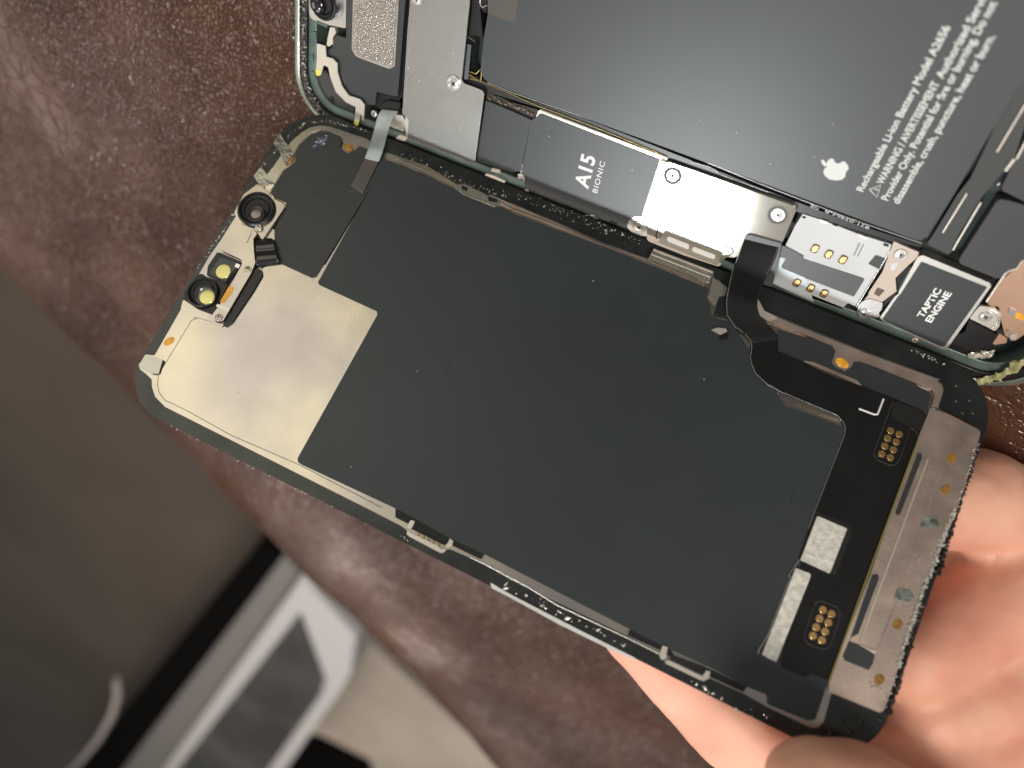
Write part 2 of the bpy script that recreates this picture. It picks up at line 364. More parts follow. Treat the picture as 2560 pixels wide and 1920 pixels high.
bs = slab('edge_strip', [(655, 1345), (706, 1392), (268, 1975), (150, 1975)], ZB-.024, .05, blk); bs.parent = tb
rg = slab('rug', [(870, 1560), (1400, 2050), (700, 2050), (740, 1900)], -.40, .012, beige); tag(rg, 'blurred beige rug on the floor, right of the white framed table', 'rug')
st = slab('stripe', [(735, 1830), (800, 1845), (920, 1905), (950, 1990), (640, 1990), (690, 1900)], -.395, .006, blk); st.parent = rg
pts = [hz(x, y, ZB) for x, y in ((292, 1700), (296, 1735), (280, 1790), (245, 1850), (195, 1910), (120, 1980))]
cb = tube('cable', None, pts, 6.5, mat('white_cable', (.55, .50, .49), .45)); tag(cb, 'blurred white curved cable at the lower left edge of the photo', 'cable')

# ================================================================== PHONE BODY
PB = empty('phone_body', Matrix.Identity(4), 'opened smartphone body with battery and circuit boards, lying on brown leather', 'phone')
BX0, BY0, BX1, BY1 = 0, -3.2, 147, 68.5
O0 = rrect(BX0, BY0, BX1, BY1, 9.5); O1 = rrect(BX0+1.25, BY0+1.25, BX1-1.25, BY1-1.25, 8.3); O2 = rrect(BX0+2.5, BY0+2.5, BX1-2.5, BY1-2.5, 7.2); O3 = rrect(BX0+4.3, BY0+4.2, BX1-4.3, BY1-4.3, 5.6)
ringloop('rim', PB, O0, O1, 0, 7.5, rimm, .35)
ringloop('gasket', PB, O1, O2, -.45, 4, blackp, .15)
ringloop('ledge', PB, O2, O3, -1.1, 4, teal, .15)
bm = bmesh.new(); prism_bm(bm, O1, -4.2, 3.2, 0); add_obj('back_panel', from_bm(bm, 'back_panel'), mat('dark_teal_floor', (.03, .045, .042), .5, .2, bump=.4, bscale=500, var=.4, vscale=120), PB)
# camera module
cm = poly('camera_module', PB, FB, 'c1 440,-60 780,-60 775,245 600,210 520,185 465,150 455,100', -.9, 2.5, silver, .2, .12)
lathe('lens_barrel', cm, FB, 'e1 610,70', [(2.9, -1.0), (2.9, .1), (2.75, .3), (2.5, .35), (2.3, .1), (2.1, .1), (2.0, .4), (1.9, .4), (1.6, .05), (0, 0)], blackp, hh=.1)
lathe('lens', cm, FB, 'e1 500,100', [(1.6, 0), (1.5, .45), (1.2, .75), (.7, .95), (0, 1.0)], lens_d, hh=.5)
# upper left black speaker unit
sp = poly('earpiece_unit', PB, FB, 'c1 780,-60 1295,-60 1225,835 1170,830 1040,790 1030,905 950,905 900,850 820,830 720,700 690,540 600,500 610,440 665,400 665,330 700,305 780,330', -1.0, 2.6, label_m, .15, .1)
poly('plate_rim', sp, FB, 'c1 838,-60 1232,-60 1230,60 1200,570 1155,598 865,490 826,430', -.85, .4, steel, .5, .12)
poly('plate', sp, FB, 'c1 852,-60 1218,-60 1212,60 1182,555 1150,578 875,474 842,425', -.72, .3, speck, .5, .06)
poly('corner_unit', PB, FB, 'c1 530,650 600,600 640,680 740,820 850,905 845,1000 760,985 665,975 570,880 527,780', -1.5, 2, label_m, .3, .1)
poly('slot', PB, FB, 'c1 640,830 680,840 665,950 640,945', -1.45, .3, dark, .1, 0)
an = poly('antenna_strip', PB, FB, 'c1 525,375 600,398 606,490 665,508 702,548 705,630 740,740 800,825 900,858 938,905 930,1040 915,1042 908,965 885,1070 848,1075 862,925 780,885 690,795 640,665 625,582 585,562 560,648 516,655 525,500', -.35, .22, cream, .15, .05)
multi('yellow_tip', an, FB, ['c1 514,605 562,600 550,652 535,658 516,640', 'c1 850,1040 885,1040 882,1085 850,1085'], -.3, .25, yellow)
poly('bracket', PB, FB, 'c1 640,235 680,240 690,280 660,330 665,380 625,405 610,390 620,320', -.7, .8, cream, .1, .1)
multi('clip', PB, FB, ['c1 470,280 520,275 520,330 470,335', 'c1 470,620 510,625 510,680 475,670', 'c1 470,480 490,470 495,520 478,540', 'c1 520,175 620,215 610,240 520,200'], -.8, .8, teal, .1)
# big steel bracket
sh = poly('shield_bracket', PB, FB, 'c1 1332,-60 1846,-60 1846,30 1775,695 1800,722 1955,782 1972,812 1890,1420 1785,1382 1770,1360 1310,1210 1318,1035 1265,985 1310,250 1330,40', -.2, .35, satin, .35, .06)
screw(sh, FB, 'c1 1705,725', 1.45, .12); screw(sh, FB, 'c1 1385,-5', 1.15, .12)
poly('fold', sh, FB, 'c1 1290,1010 1335,1035 1325,1205 1300,1195 1285,1080', -.35, 1.2, cream, .05, .08)
poly('foot', PB, FB, 'c1 1175,985 1265,1000 1290,1040 1280,1140 1150,1090', -1.2, 1, cream, .1, .1)
poly('foot', PB, FB, 'c1 1200,1200 1240,1165 1295,1180 1300,1210 1280,1220', -.9, .8, cream, .1, .1)
screw(PB, FB, 'c1 1020,985', .75, -1.3)
poly('dark_gap', PB, FB, 'c1 1040,790 1165,830 1270,850 1262,960 1230,985 1100,960 1030,905', -2.2, 1, dark, .1, .1)
poly('connector_plug', PB, FB, 'c1 1070,900 1150,870 1250,890 1235,960 1130,950', -1.6, 1, blackp, .2, .2)
poly('dark_gap', PB, FB, 'c1 1290,-60 1335,-60 1310,250 1265,980 1240,840 1225,835', -2.2, 1, dark, 0, 0)
# labels
poly('board_label', PB, FB, 'c1 1985,868 2212,962 c2 165,1037 75,1478 c5 2212,660 1905,560', -.95, 1.2, label_m, .1, .05)
a15u = poly('processor_shield', PB, FB, 'c2 200,1035 225,960 250,945 1345,1365 1330,1400 1195,1659 c6 1130,640 1030,640 990,712 195,442 100,392 95,285 70,250', -1.15, 1.4, cream, .1, .08)
a15 = poly('label_sheet', a15u, FB, 'c2 215,1010 230,990 255,985 1276,1382 c6 1118,622 1030,632 985,705 205,440 112,390 105,275 78,248 c2 165,1040', -.98, .3, label_m, .15, .04)
text('printed_text', a15, FB, 'A15', 'c6 652,392', 'c6 722,118', -.95, 2.75, white2, off=.030)
text('printed_text', a15, FB, 'BIONIC', 'c6 735,428', 'c6 806,158', -.95, 1.0, white2, off=.012, spacing=1.15)
# board strip beside the processor
bs_ = poly('circuit_strip', PB, FB, 'c1 1985,785 2212,885 c2 228,948 205,1038 165,1030 c1 1985,868', -1.5, 1.2, mat('brown_board', (.03, .022, .016), .4, bump=.5), 0, .05)
bm = bmesh.new(); A = Vector(ctr(FB, 'c1 2000,830', -1.4)); B = Vector(ctr(FB, 'c2 190,985', -1.4))
for k in range(16):
    p = A.lerp(B, (k+.4+random.random()*.3)/16); q = Vector((random.uniform(-.35, .35), random.uniform(-.5, .4)))*MM; w_, l_ = random.uniform(.15, .32), random.uniform(.12, .25)
    c = p+q; prism_bm(bm, [(c.x-w_*MM, c.y-l_*MM), (c.x+w_*MM, c.y-l_*MM), (c.x+w_*MM, c.y+l_*MM), (c.x-w_*MM, c.y+l_*MM)], -1.2+random.uniform(-.1, .1), .4, .04)
add_obj('components', from_bm(bm, 'components'), mat('component', (.22, .18, .13), .3, .7), bs_, kind='stuff')
# battery
bat = poly('battery', PB, FB, 'mm 26,62 c1 1998,-80 e8 735,320 660,750 570,1500 c1 1950,640 1985,705 c3 0,1600 c7 1290,420 1360,410 1420,340 c3 1620,1659 2150,770 mm 124,62', -.45, 3.6, battery_m, .7, .3)
poly('tape', bat, FB, 'e8 735,-60 1440,-60 1372,478 1210,492 740,310', -.42, .2, tape, .1, 0)
line('pale_line', bat, FB, 'c1 2000,715 2212,800 c2 700,1040 1500,1330 2212,1615 c7 700,225 1330,445', -.62, .09, silver)  # thin silver line stands in for the highlight along the battery's lower edge
text('printed_text', bat, FB, 'Rechargeable Li-ion Battery Model A2656', 'bt 322,1460', 'bt 1052,92', -.4, 1.15, white, off=.022)
text('printed_text', bat, FB, 'WARNING / AVERTISSEMENT', 'bt 488,1400', 'bt 962,556', -.4, 1.15, white, off=.022)
text('printed_text', bat, FB, 'Authorized Service', 'bt 984,524', 'bt 1400,-230', -.4, 1.15, white, off=.022)
text('printed_text', bat, FB, 'Provider Only. Potential for fire or burning. Do not', 'bt 528,1534', 'bt 1440,-110', -.4, 1.15, white, off=.022)
text('printed_text', bat, FB, 'disassemble, crush, puncture, heat or burn.', 'bt 620,1562', 'bt 1424,168', -.4, 1.15, white, off=.022)
text('exclamation_mark', bat, FB, '!', 'bt 452,1452', 'bt 458,1440', -.4, .65, white)
tri = [Vector(p) for p in uvs(FB, 'bt 376,1440 470,1402 440,1502', -.4)]; tri.append(tri[0]); 
tube('warning_triangle', bat, [(p.x, p.y, -.42*MM) for p in tri], .09, white)
lg = multi('fruit_emblem', bat, FB, ['c3 512,1438 500,1420 518,1385 550,1367 566,1375 576,1400 602,1415 630,1405 645,1391 670,1402 690,1430 698,1460 673,1485 666,1530 640,1552 590,1560 530,1550 492,1520 476,1485 490,1455',
      'c3 458,1388 468,1377 490,1390 505,1420 502,1442 482,1432 463,1410'], -.4, .06, white, .25, 0)
# dark stuff left of the battery
poly('connector_block', PB, FB, 'c1 1850,-60 1995,-60 1990,120 1935,60 1960,330 1895,300 1825,300', -1.2, 2, blackp, .1, .15)
poly('coax_tube', PB, FB, 'c1 1822,375 1860,388 1832,690 1786,682', -.9, .8, mat('steel_tube', (.3, .31, .33), .25, 1), .15, .3)
line('wire', PB, FB, 'c1 1935,0 1940,50 1955,65 1995,45', -.7, .08, silver); line('wire', PB, FB, 'c1 1830,320 1880,350 1895,365', -.9, .05, steel)
# strip between battery and boards
poly('battery_cable', PB, FB, 'c1 1850,640 1950,690 2212,815 c2 600,1010 2212,1650 c7 690,255 1330,460 1320,475 1070,430 960,390 250,170 c6 2212,430 c2 1345,1365 260,940 0,860 c1 1975,790 1800,700', -1.35, 1.2, rubber, .05, .08)
line('gold_edge', PB, FB, 'c1 1835,640 1930,700 2212,815 c2 200,905 700,1090 1320,1345', -1.2, .10, goldf)
line('bright_edge', PB, FB, 'c2 250,955 700,1125 1340,1362', -1.0, .07, cream); line('bright_edge', PB, FB, 'c2 1550,1400 1700,1440 1770,1475 1780,1500 2212,1659', -1.15, .06, silver)
line('spring', PB, FB, 'c1 1850,620 1900,640 1950,590 1945,700 1850,680', -1.3, .12, goldf)
text('printed_text', PB, FB, '821-03964-B', 'c7 880,300', 'c7 500,150', -1.28, .55, white); text('printed_text', PB, FB, 'GB', 'c7 440,138', 'c7 375,108', -1.28, .5, white)
# hot shield
hs = poly('steel_shield', PB, FB, 'c6 1335,150 c7 225,120 245,155 122,442 60,455 c6 2030,800 1960,965 1905,985 1850,975 1790,1062 1250,885 1165,830 1165,650 1300,205', -.45, .9, mat('hot_satin_steel', (.66, .63, .56), .075, .72, bump=.022, bscale=5200), .35, .1)
poly('shield_edge', hs, FB, 'c2 1285,1385 1330,1395 c6 1185,650 1125,625', -.7, .8, cream, 0, .1)
line('groove', hs, FB, 'c6 1250,820 1245,780 1275,700 1300,682 1900,900 1915,930 1880,965 1830,970', -.42, .10, mat('groove_steel', (.05, .05, .045), .9, 0, .1))
fp = poly('connector_panel', hs, FB, 'c6 1318,752 1812,950 1775,1052 1262,850', -.36, .2, mat('beige_panel', (.42, .39, .33), .4, .5), .1, .05)
pdm = mat('pad_lamp_glare', (.9, .9, .86), .4); poly('pad', fp, FB, 'c6 1345,795 1530,868 1530,915 1335,838', -.3, .2, pdm, .5, .05); poly('pad', fp, FB, 'c6 1565,885 1760,960 1750,1000 1550,925', -.3, .2, pdm, .5, .05)  # the lamp's reflection on the pads is put into their white colour
ring_dark = mat('screw_seat', (.16, .16, .15), .6, 0)
for c, r in (('c6 1388,275', 1.55), ('c7 85,200', 1.6)):
    lathe('screw_seat', hs, FB, c, [(r*1.05, -.46), (r, -.40), (r*.72, -.43), (0, -.43)], ring_dark, hh=-.43); screw(hs, FB, c, r*.72, -.28)
ear = poly('ear', PB, FB, 'c6 992,712 1020,655 1065,628 1130,628 1178,670 1215,690 1200,730 1165,800 1060,790 1030,760', -.9, 1, silver, .4, .1); screw(ear, FB, 'c6 1095,722', 1.2, -.7)
# SIM reader
sim = poly('sim_reader', PB, FB, 'c7 300,190 440,235 540,270 770,360 880,395 1068,455 1040,540 755,990 692,958 640,1010 -20,775 20,690 95,560 150,465 235,290', -1.1, 1.4, mat('pale_steel', (.60, .61, .61), .58, .85, bump=.06, bscale=1800, var=.05), .12, .12)
poly('window', sim, FB, 'c7 165,560 200,540 832,745 828,765 742,905 120,668 115,640', -1.06, .3, mat('grey_window', (.085, .09, .095), .35, 0, .6), .25, .03)  # dark plate laid on top stands in for the shade inside the opening
poly('pale_plate', sim, FB, 'c7 60,575 135,560 115,655 320,740 400,960 -10,765 20,690', -1.05, .2, mat('pale_blue_steel', (.58, .64, .66), .55, .9), .1, .03)  # pale plate beside the reader window
ax = (Vector(ctr(FB, 'c7 425,460', -1))-Vector(ctr(FB, 'c7 385,520', -1))).normalized(); ay = Vector((-ax.y, ax.x))
def bar(c, L, Wd, F=FB, h=-1): p = Vector(ctr(F, c, h)); return [tuple(p+ax*L*sx*MM+ay*Wd*sy*MM) for sx, sy in ((1, 1), (-1, 1), (-1, -1), (1, -1))]
for c in ('c7 405,490', 'c7 525,538', 'c7 648,585', 'c7 250,785', 'c7 368,832', 'c7 485,878'):
    ct = poly('contact', sim, FB, bar(c, .82, .62), -.98, .3, mat('contact_frame', (.12, .09, .06), .4, .5), .45, .02)
    poly('gold_leaf', ct, FB, bar(c, .62, .42), -.9, .3, gold, .3, .08)
multi('slit', sim, FB, ['c7 785,438 800,444 745,555 735,548', 'c7 822,450 832,455 778,560 768,556'], -1.07, .2, mat('slit_grey', (.25, .25, .25), .4, .8))
multi('tab', sim, FB, ['c7 445,235 520,262 510,280 450,262', 'c7 780,362 860,395 850,412 782,385'], -.95, .5, cream, .1, .05)
multi('cutout', sim, FB, ['c7 205,255 228,262 165,395 145,388', 'c7 300,205 330,215 322,232 295,222', 'c7 560,275 600,290 596,300 556,286', 'c7 1000,440 1045,455 1038,475 995,462', 'c7 690,962 712,972 690,1010 668,1000'], -1.06, .2, dark, .02, 0)
poly('sticker', sim, FB, 'c7 930,545 1032,582 970,672 866,622', -1.0, .15, label_m, .05, .02)
poly('flange', sim, FB, 'c7 210,875 465,975 440,1035 185,925', -1.6, .8, silver, .1, .1); poly('flange', sim, FB, 'c7 445,1015 620,1050 590,1085 440,1040', -1.8, .5, goldf, .05, .05)
line('side_rail', sim, FB, 'c7 1075,480 760,1000', -.95, .10, silver)
poly('cable_arm', PB, FB, 'c7 -30,440 40,455 130,465 305,560 290,608 90,560 -30,500', -.75, .25, mat('grey_blue_flex', (.10, .105, .115), .35), .1, .03)
poly('black_bits', PB, FB, 'c7 650,1000 680,955 760,985 740,1060 700,1100 600,1085', -1.6, 1, blackp, .1, .15)
# bracket between sim reader and haptic unit
bk = poly('mount_bracket', PB, FB, 'c7 1088,425 1125,445 1305,522 1290,565 1205,640 1100,745 1110,860 1045,905 935,990 970,1080 800,1092 765,1040 780,985 865,895 870,870 990,690', -.85, .5, mat('pinkish_steel', (.58, .50, .43), .55, .8, bump=.2), .15, .1)
poly('cap', bk, FB, 'c7 815,945 880,925 990,960 985,1010 930,1085 800,1095 765,1040 780,985', -.6, .5, silver, .25, .15)
screw(bk, FB, 'c7 1145,545', 1.0, -.6); screw(bk, FB, 'c7 832,1055', .95, -.4)
poly('oval_hole', bk, FB, 'c7 1078,612 1110,608 1140,600 1095,680 1062,680 1055,650', -.82, .2, silver, .3, .05)
poly('dark_pocket', bk, FB, 'c7 945,825 1010,850 960,905 915,880', -.8, .2, mat('brown_pocket', (.13, .085, .06), .5), .1, .02)
poly('black_gap', PB, FB, 'c7 1205,640 1250,640 1110,890 1000,990 940,1000 1045,905 1115,860 1110,750', -1.4, 1, blackp, .1, .1)
# haptic unit
tp = poly('haptic_unit', PB, FB, 'c7 1295,560 1335,545 1915,785 1930,815 1535,1372 1490,1350 1010,1128 962,1090 1095,905 1135,875 1130,860', -.6, 2.4, mat('white_steel', (.66, .65, .61), .42, 1, bump=.15), .2, .18)
tl = poly('label_sheet', tp, FB, 'c7 1325,600 1895,822 1525,1335 1490,1335 1010,1115 990,1095 1120,905 1150,875', -.56, .2, label_m, .2, .02)
text('printed_text', tl, FB, 'TAPTIC', 'c7 1338,1090', 'c7 1502,846', -.53, 1.1, white2, off=.035); text('printed_text', tl, FB, 'ENGINE', 'c7 1408,1132', 'c7 1590,875', -.53, 1.1, white2, off=.035)
line('trim', PB, FB, 'c7 745,1070 738,1120 1050,1250 1130,1285', -1.3, .07, mat('green_gold', (.5, .5, .25), .35, .7))
poly('black_frame', PB, FB, 'c7 750,1070 985,1110 1160,1215 1130,1280 1050,1245 742,1115', -1.5, 1, blackp, .1, .1)
poly('contact_pad', PB, FB, 'c7 1055,1240 1130,1265 1120,1290 1050,1262', -1.3, .3, goldf, .05, .05)
screw(PB, FB, 'c7 1270,1280', .55, -.9, cream)
# right hand modules
poly('antenna_plate', PB, FB, 'c7 1440,350 1640,20 1750,-120 2212,-1100 2400,-1100 2130,-300 c3 2212,1270 2050,1465 c7 1850,40 1640,380 1600,500 1560,545 1430,480 1370,450', -1.15, 1.5, mat('grey_antenna', (.045, .05, .05), .4, 0, .6), .4, .12)
for s_ in ('c7 1510,350 1720,10', 'c3 1980,1310 2212,920 2400,640', 'c3 2150,1370 2212,1250 2350,1000', 'c7 1600,500 1650,410 1840,90', 'c3 1985,1585 1990,1590', 'c3 2052,1475 2130,1370'):
    line('light_strip', PB, FB, s_, -.95, .32 if '1985' in s_ or '2052' in s_ else .19, cream)
poly('speaker_box', PB, FB, 'c7 1665,560 1990,60 2080,75 2300,140 2400,300 2212,590 2050,740 1985,752 1670,625 1645,600', -.9, 2.4, mat('speaker_grey', (.04, .042, .046), .42, 0, .7), .6, .15)
poly('speaker_box', PB, FB, 'c3 2360,900 2600,900 2600,1900 2212,1740 2010,1640', -.9, 2.4, MATS['speaker_grey'], .6, .15)
cp = poly('coil_film', PB, FB, 'c7 2330,560 2212,585 2190,595 2155,660 2085,680 2050,705 1885,945 1925,990 1995,985 2005,1080 2050,1240 2130,1290 2330,1150', -1.0, 1.0, copper, .3, .1)
line('film_edge', cp, FB, 'c7 1890,945 2050,705 2085,680 2150,662 2195,598 2260,580', -.95, .2, cream)
multi('component', cp, FB, ['c7 2090,1005 2145,1030 2135,1080 2080,1055', 'c7 2070,1190 2105,1195 2100,1230 2065,1220'], -.7, .5, silver, .05)
poly('component', cp, FB, 'c7 2085,1245 2110,1225 2150,1230 2145,1275 2100,1285', -.8, .5, cream, .1, .1)
poly('component', cp, FB, 'c7 2145,1035 2260,1085 2260,1130 2130,1085', -.85, .3, orange, .1, .05)
mb = poly('screw_bracket', PB, FB, 'c7 1830,985 1960,1000 2015,1060 2000,1160 1960,1205 1900,1170 1740,1092', -.6, .5, cream, .2, .12); screw(mb, FB, 'c7 1880,1080', 1.0, -.4)
line('curved_rib', mb, FB, 'c7 1920,1010 1975,1040 2000,1090 1975,1150 1930,1175', -.5, .15, silver)
poly('black_block', PB, FB, 'c7 1738,1105 1985,1235 1925,1320 1960,1380 1860,1405 1780,1425 1600,1400 1545,1370 1640,1230 1700,1215', -1.2, 2, blackp, .3, .3)
poly('film_corner', PB, FB, 'c7 1940,1310 2000,1225 2065,1265 2060,1305 1960,1320', -1.0, .4, copper, .1, .05)
crumbs('adhesive', PB, FB, ['c7 1770,1420 1850,1390 1940,1380', 'cz 1420,300 1750,290'], -.9, 9, .15, .4, cream, .25)
crumbs('adhesive', PB, FB, ['cz 1520,700 1850,610 2212,400 2500,200'], -.15, 30, .25, .5, glue_y, .16, .5)
crumbs('adhesive_residue', PB, FB, ['c1 350,-40 345,500 380,800 500,970', 'c1 420,-40 415,500 450,750 560,950 640,1020'], -.2, 5, .06, .20, residue, .3)
crumbs('adhesive_residue', PB, FB, ['c1 400,-40 395,520 430,800 540,960'], -.4, 9, .08, .26, mat('brown_residue', (.14, .11, .09), .4, bump=1), .25)
# broken edge of the board next to the display
bm = bmesh.new()
def bits(spec, n, h, wid):
    pts = [Vector(p) for p in uvs(FB, spec, h)]
    for i in range(len(pts)-1):
        for k in range(n):
            c = pts[i].lerp(pts[i+1], (k+random.random())/n)+Vector((0, random.uniform(-wid, wid)))*MM; w_ = random.uniform(.3, 1.4); l_ = random.uniform(.08, .32); a = random.gauss(0, .1)
            ca, sa = math.cos(a), math.sin(a)
            prism_bm(bm, [(c.x+(x*w_*ca-y*l_*sa)*MM, c.y+(x*w_*sa+y*l_*ca)*MM) for x, y in ((-1, -1), (1, -1), (1, 1), (-1, 1))], h+random.uniform(-.5, .3), .6, .06)
bits('c5 1310,1215 1700,1370 1990,1500 2212,1590', 14, -1.0, .5); bits('c6 110,400 600,600 1000,740', 12, -1.2, .5)
add_obj('board_edge', from_bm(bm, 'board_edge'), blackp, PB, kind='stuff'); bm = bmesh.new()
bits('c5 1330,1215 1750,1385 2212,1590', 8, -.8, .4); bits('c6 130,420 600,620 700,650', 6, -1.0, .4)
add_obj('solder_edge', from_bm(bm, 'solder_edge'), mat('dull_solder', (.25, .24, .2), .35, .8), PB, kind='stuff')
poly('contact_block', PB, FB, 'c5 1990,670 2060,690 2155,735 2140,765 1970,690', -.6, .8, cream, .05, .08)
multi('contact_block', PB, FB, ['c6 50,258 92,265 88,305 50,300', 'c5 2040,620 2110,640 2105,670 2030,650'], -.8, .5, cream, .05)
screw(PB, FB, 'c6 125,408', .45, -.8, cream); screw(PB, FB, 'c6 690,632', .5, -.8, cream)

# ================================================================== DISPLAY
DP = empty('display_assembly', FD.matrix(), 'detached phone screen seen from its black and steel inner side, held up by a hand', 'phone screen')
# glass with black border: rounded rectangle fitted in the display plane
gc = [FD.uv(*p, 0) for p in ((746, 256), (2507, 955), (2170, 1938), (290, 995))]
W0 = (gc[1][0]+gc[2][0])/2/MM; H0 = (gc[2][1]+gc[3][1])/2/MM; X0 = (gc[0][0]+gc[3][0])/2/MM
GL = rrect(X0, H0, W0, 0, 9.2, 18)
bm = bmesh.new(); prism_bm(bm, GL, 0, 1.3, .28, 3); gl = add_obj('glass', from_bm(bm, 'glass'), glassb, DP)
bp_spec = ('c5 330,370 400,310 470,270 560,255 640,265 750,300 960,372 1100,480 1190,508 1480,605 1750,772 1800,780 2100,910 2212,925 '
 'c6 0,512 400,680 790,850 1100,962 1180,990 1200,930 1740,1105 1750,1190 1860,1245 c7 0,1040 850,1380 1500,1620 cz 850,660 955,735 985,830 900,1110 1100,1220 1300,1340 1520,1440 1545,1490 '
 'd4 1810,520 1740,760 1600,1180 d6 1330,100 1180,620 1060,1000 1000,1160 965,1180 550,1010 480,1260 430,1310 370,1312 0,1135 d5 2010,1435 1710,1300 1655,1330 1330,1170 1265,1090 1000,935 0,455 '
 'e7 1450,1240 860,985 800,1000 745,1048 690,1050 130,745 110,650 0,575 d1 2110,1512 320,612 235,525 207,440 205,375 150,322 105,290 95,250 150,160 c4 230,1412 460,1010 495,930 620,700 700,560 800,420 900,260 990,120 1060,20 '
 'c5 0,790 60,720 150,610 225,500 300,400')
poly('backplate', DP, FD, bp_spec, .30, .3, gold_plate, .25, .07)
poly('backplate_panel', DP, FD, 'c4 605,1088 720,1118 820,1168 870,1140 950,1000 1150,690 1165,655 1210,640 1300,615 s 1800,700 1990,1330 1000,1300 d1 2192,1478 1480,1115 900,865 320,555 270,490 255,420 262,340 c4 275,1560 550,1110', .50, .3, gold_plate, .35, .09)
poly('backplate_strip', DP, FD, 'c6 -200,430 0,520 400,690 790,862 1100,975 1650,1195 1690,1240 1620,1210 1000,965 0,565 -200,480', .52, .2, rose, 0, .06)
# black sheets
grv = mat('groove_dark', (.03, .027, .022), .5, .3)
line('groove', DP, FD, 'c4 1165,650 1150,690 950,1000 870,1140 820,1168 720,1118 605,1088 550,1108 275,1560 262,1600 d1 255,420 270,490 320,555 500,640 900,862 1480,1112 2190,1480', .49, .055, grv)
line('groove', DP, FD, 'c6 -200,440 0,550 400,700 760,852 1000,955 1640,1200 1690,1250 1685,1300', .66, .05, grv)
line('groove', DP, FD, 'c5 120,860 130,835 145,800 240,645 300,603 345,565 335,500 375,425 480,328 560,300 625,308 735,358 742,395 728,450 790,500 855,472 895,435 960,455', .60, .06, grv)
line('groove', DP, FD, 'c5 1090,545 1200,575 1480,690 1700,790 1760,850 2050,965 2130,960 2212,1000', .60, .06, grv)
line('steel_edge', DP, FD, 'c5 110,860 122,835 135,800 232,640 292,596 335,562 322,500 365,420 475,318 560,290 630,298 740,350', .50, .05, steel)  # thin steel line along the foil edge
line('steel_edge', DP, FD, 'c5 1110,510 1210,548 1480,655 1720,765 1740,810 1800,850 2060,955 2120,935 2212,975', .62, .05, steel)
poly('black_foil', DP, FD, 'c5 130,835 145,800 240,645 300,605 345,565 335,500 375,425 480,332 560,305 625,312 730,358 740,395 728,450 790,497 850,470 895,437 1095,510 1128,560 520,1562 480,1570 200,1442 168,1300 152,1240 160,1150 262,945 258,915 150,868', .62, .12, foil2, .12, .04)
poly('black_sheet', DP, FD, 'c5 1112,575 1140,560 1200,580 1740,815 1790,860 2050,962 2130,965 2212,1012 c6 1000,965 1600,1212 1690,1250 1680,1300 1692,1350 1722,1400 1710,1450 1735,1492 1790,1512 1900,1540 d3 1250,600 1800,800 d6 600,700 510,940 410,1240 350,1252 0,1110 '
 'd5 2212,1445 2030,1372 1725,1210 1340,1040 1010,870 0,350 e7 1480,1085 850,788 200,428 0,320 d1 1500,1112 1468,1090 1465,1055 c4 2152,1065 2152,1030 1650,800 1640,770 c5 540,1600', .66, .16, foil, .35, .05)
# dents and creases in the sheet
for s_, r_ in (('c5 505,700 800,815 860,820', .14), ('c5 485,840 760,955', .14), ('c5 400,620 560,690', .08), ('c5 310,1285 430,1335', .06), ('c5 210,1320 470,1430', .06), ('c5 490,430 760,545', .07)):
    line('crease', DP, FD, s_, .60, r_*.8, foil2)
for s_, r_ in (('c6 730,1500 720,1590 745,1640 800,1659', .10), ('d3 1470,1060 1400,1220 1330,1340 1290,1500', .16), ('s 1185,800 1140,870 1110,940', .12), ('s 1000,850 960,920 930,970', .10), ('d3 500,350 555,372', .08), ('d3 140,250 150,390', .07),
                ('c5 1240,600 1480,680 1560,720', .10), ('c5 1370,720 1420,830 1400,1000', .08), ('c5 1230,1200 1220,1290', .07), ('d5 150,370 320,385 335,450', .07), ('d5 1990,850 1900,1050', .09), ('d5 2180,400 2150,600', .06)):
    line('crease', DP, FD, s_, .645, r_*.45, foil)
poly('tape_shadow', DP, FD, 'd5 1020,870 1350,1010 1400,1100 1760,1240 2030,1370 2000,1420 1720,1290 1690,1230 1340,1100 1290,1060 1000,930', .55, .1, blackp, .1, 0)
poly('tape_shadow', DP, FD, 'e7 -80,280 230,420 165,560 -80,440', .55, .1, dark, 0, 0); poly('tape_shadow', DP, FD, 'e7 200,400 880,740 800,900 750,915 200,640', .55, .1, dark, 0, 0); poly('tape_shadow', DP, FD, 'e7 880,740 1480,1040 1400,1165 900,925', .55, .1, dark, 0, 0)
# side latches
def latch(c, label=None):
    return poly('latch', DP, FD, c, .9, .6, cream, .1, .1, label)
lt = latch('e7 120,680 160,690 650,930 720,990 760,985 790,1010 740,1050 690,1050 160,770 115,730')
multi('pin', lt, FD, ['e7 290,700 330,720 310,755 275,735', 'e7 380,745 420,765 400,800 365,780', 'e7 465,790 500,805 490,845 455,825', 'e7 545,825 590,845 575,885 535,870', 'e7 630,870 680,890 665,930 620,915'], .8, .3, goldf, 0, .05)
latch('e7 185,485 255,500 235,560 190,635 130,610 150,540'); latch('e7 850,815 920,840 900,920 800,960 790,920 840,870')
latch('d5 1340,1140 1365,1148 1650,1285 1640,1305 1625,1312 1325,1170'); latch('d5 1300,1015 1345,1030 1330,1130 1295,1140 1275,1110'); latch('d5 1680,1230 1715,1240 1700,1300 1650,1320 1640,1290')
poly('dark_slot', DP, FD, 'd5 1370,1090 1670,1200 1670,1240 1640,1270 1370,1140', .7, .2, dark, .05, 0)
line('edge_rail', DP, FD, 'e7 1200,1120 1460,1240 2212,1640 d5 400,670 1000,950 1270,1085', .38, .12, cream)
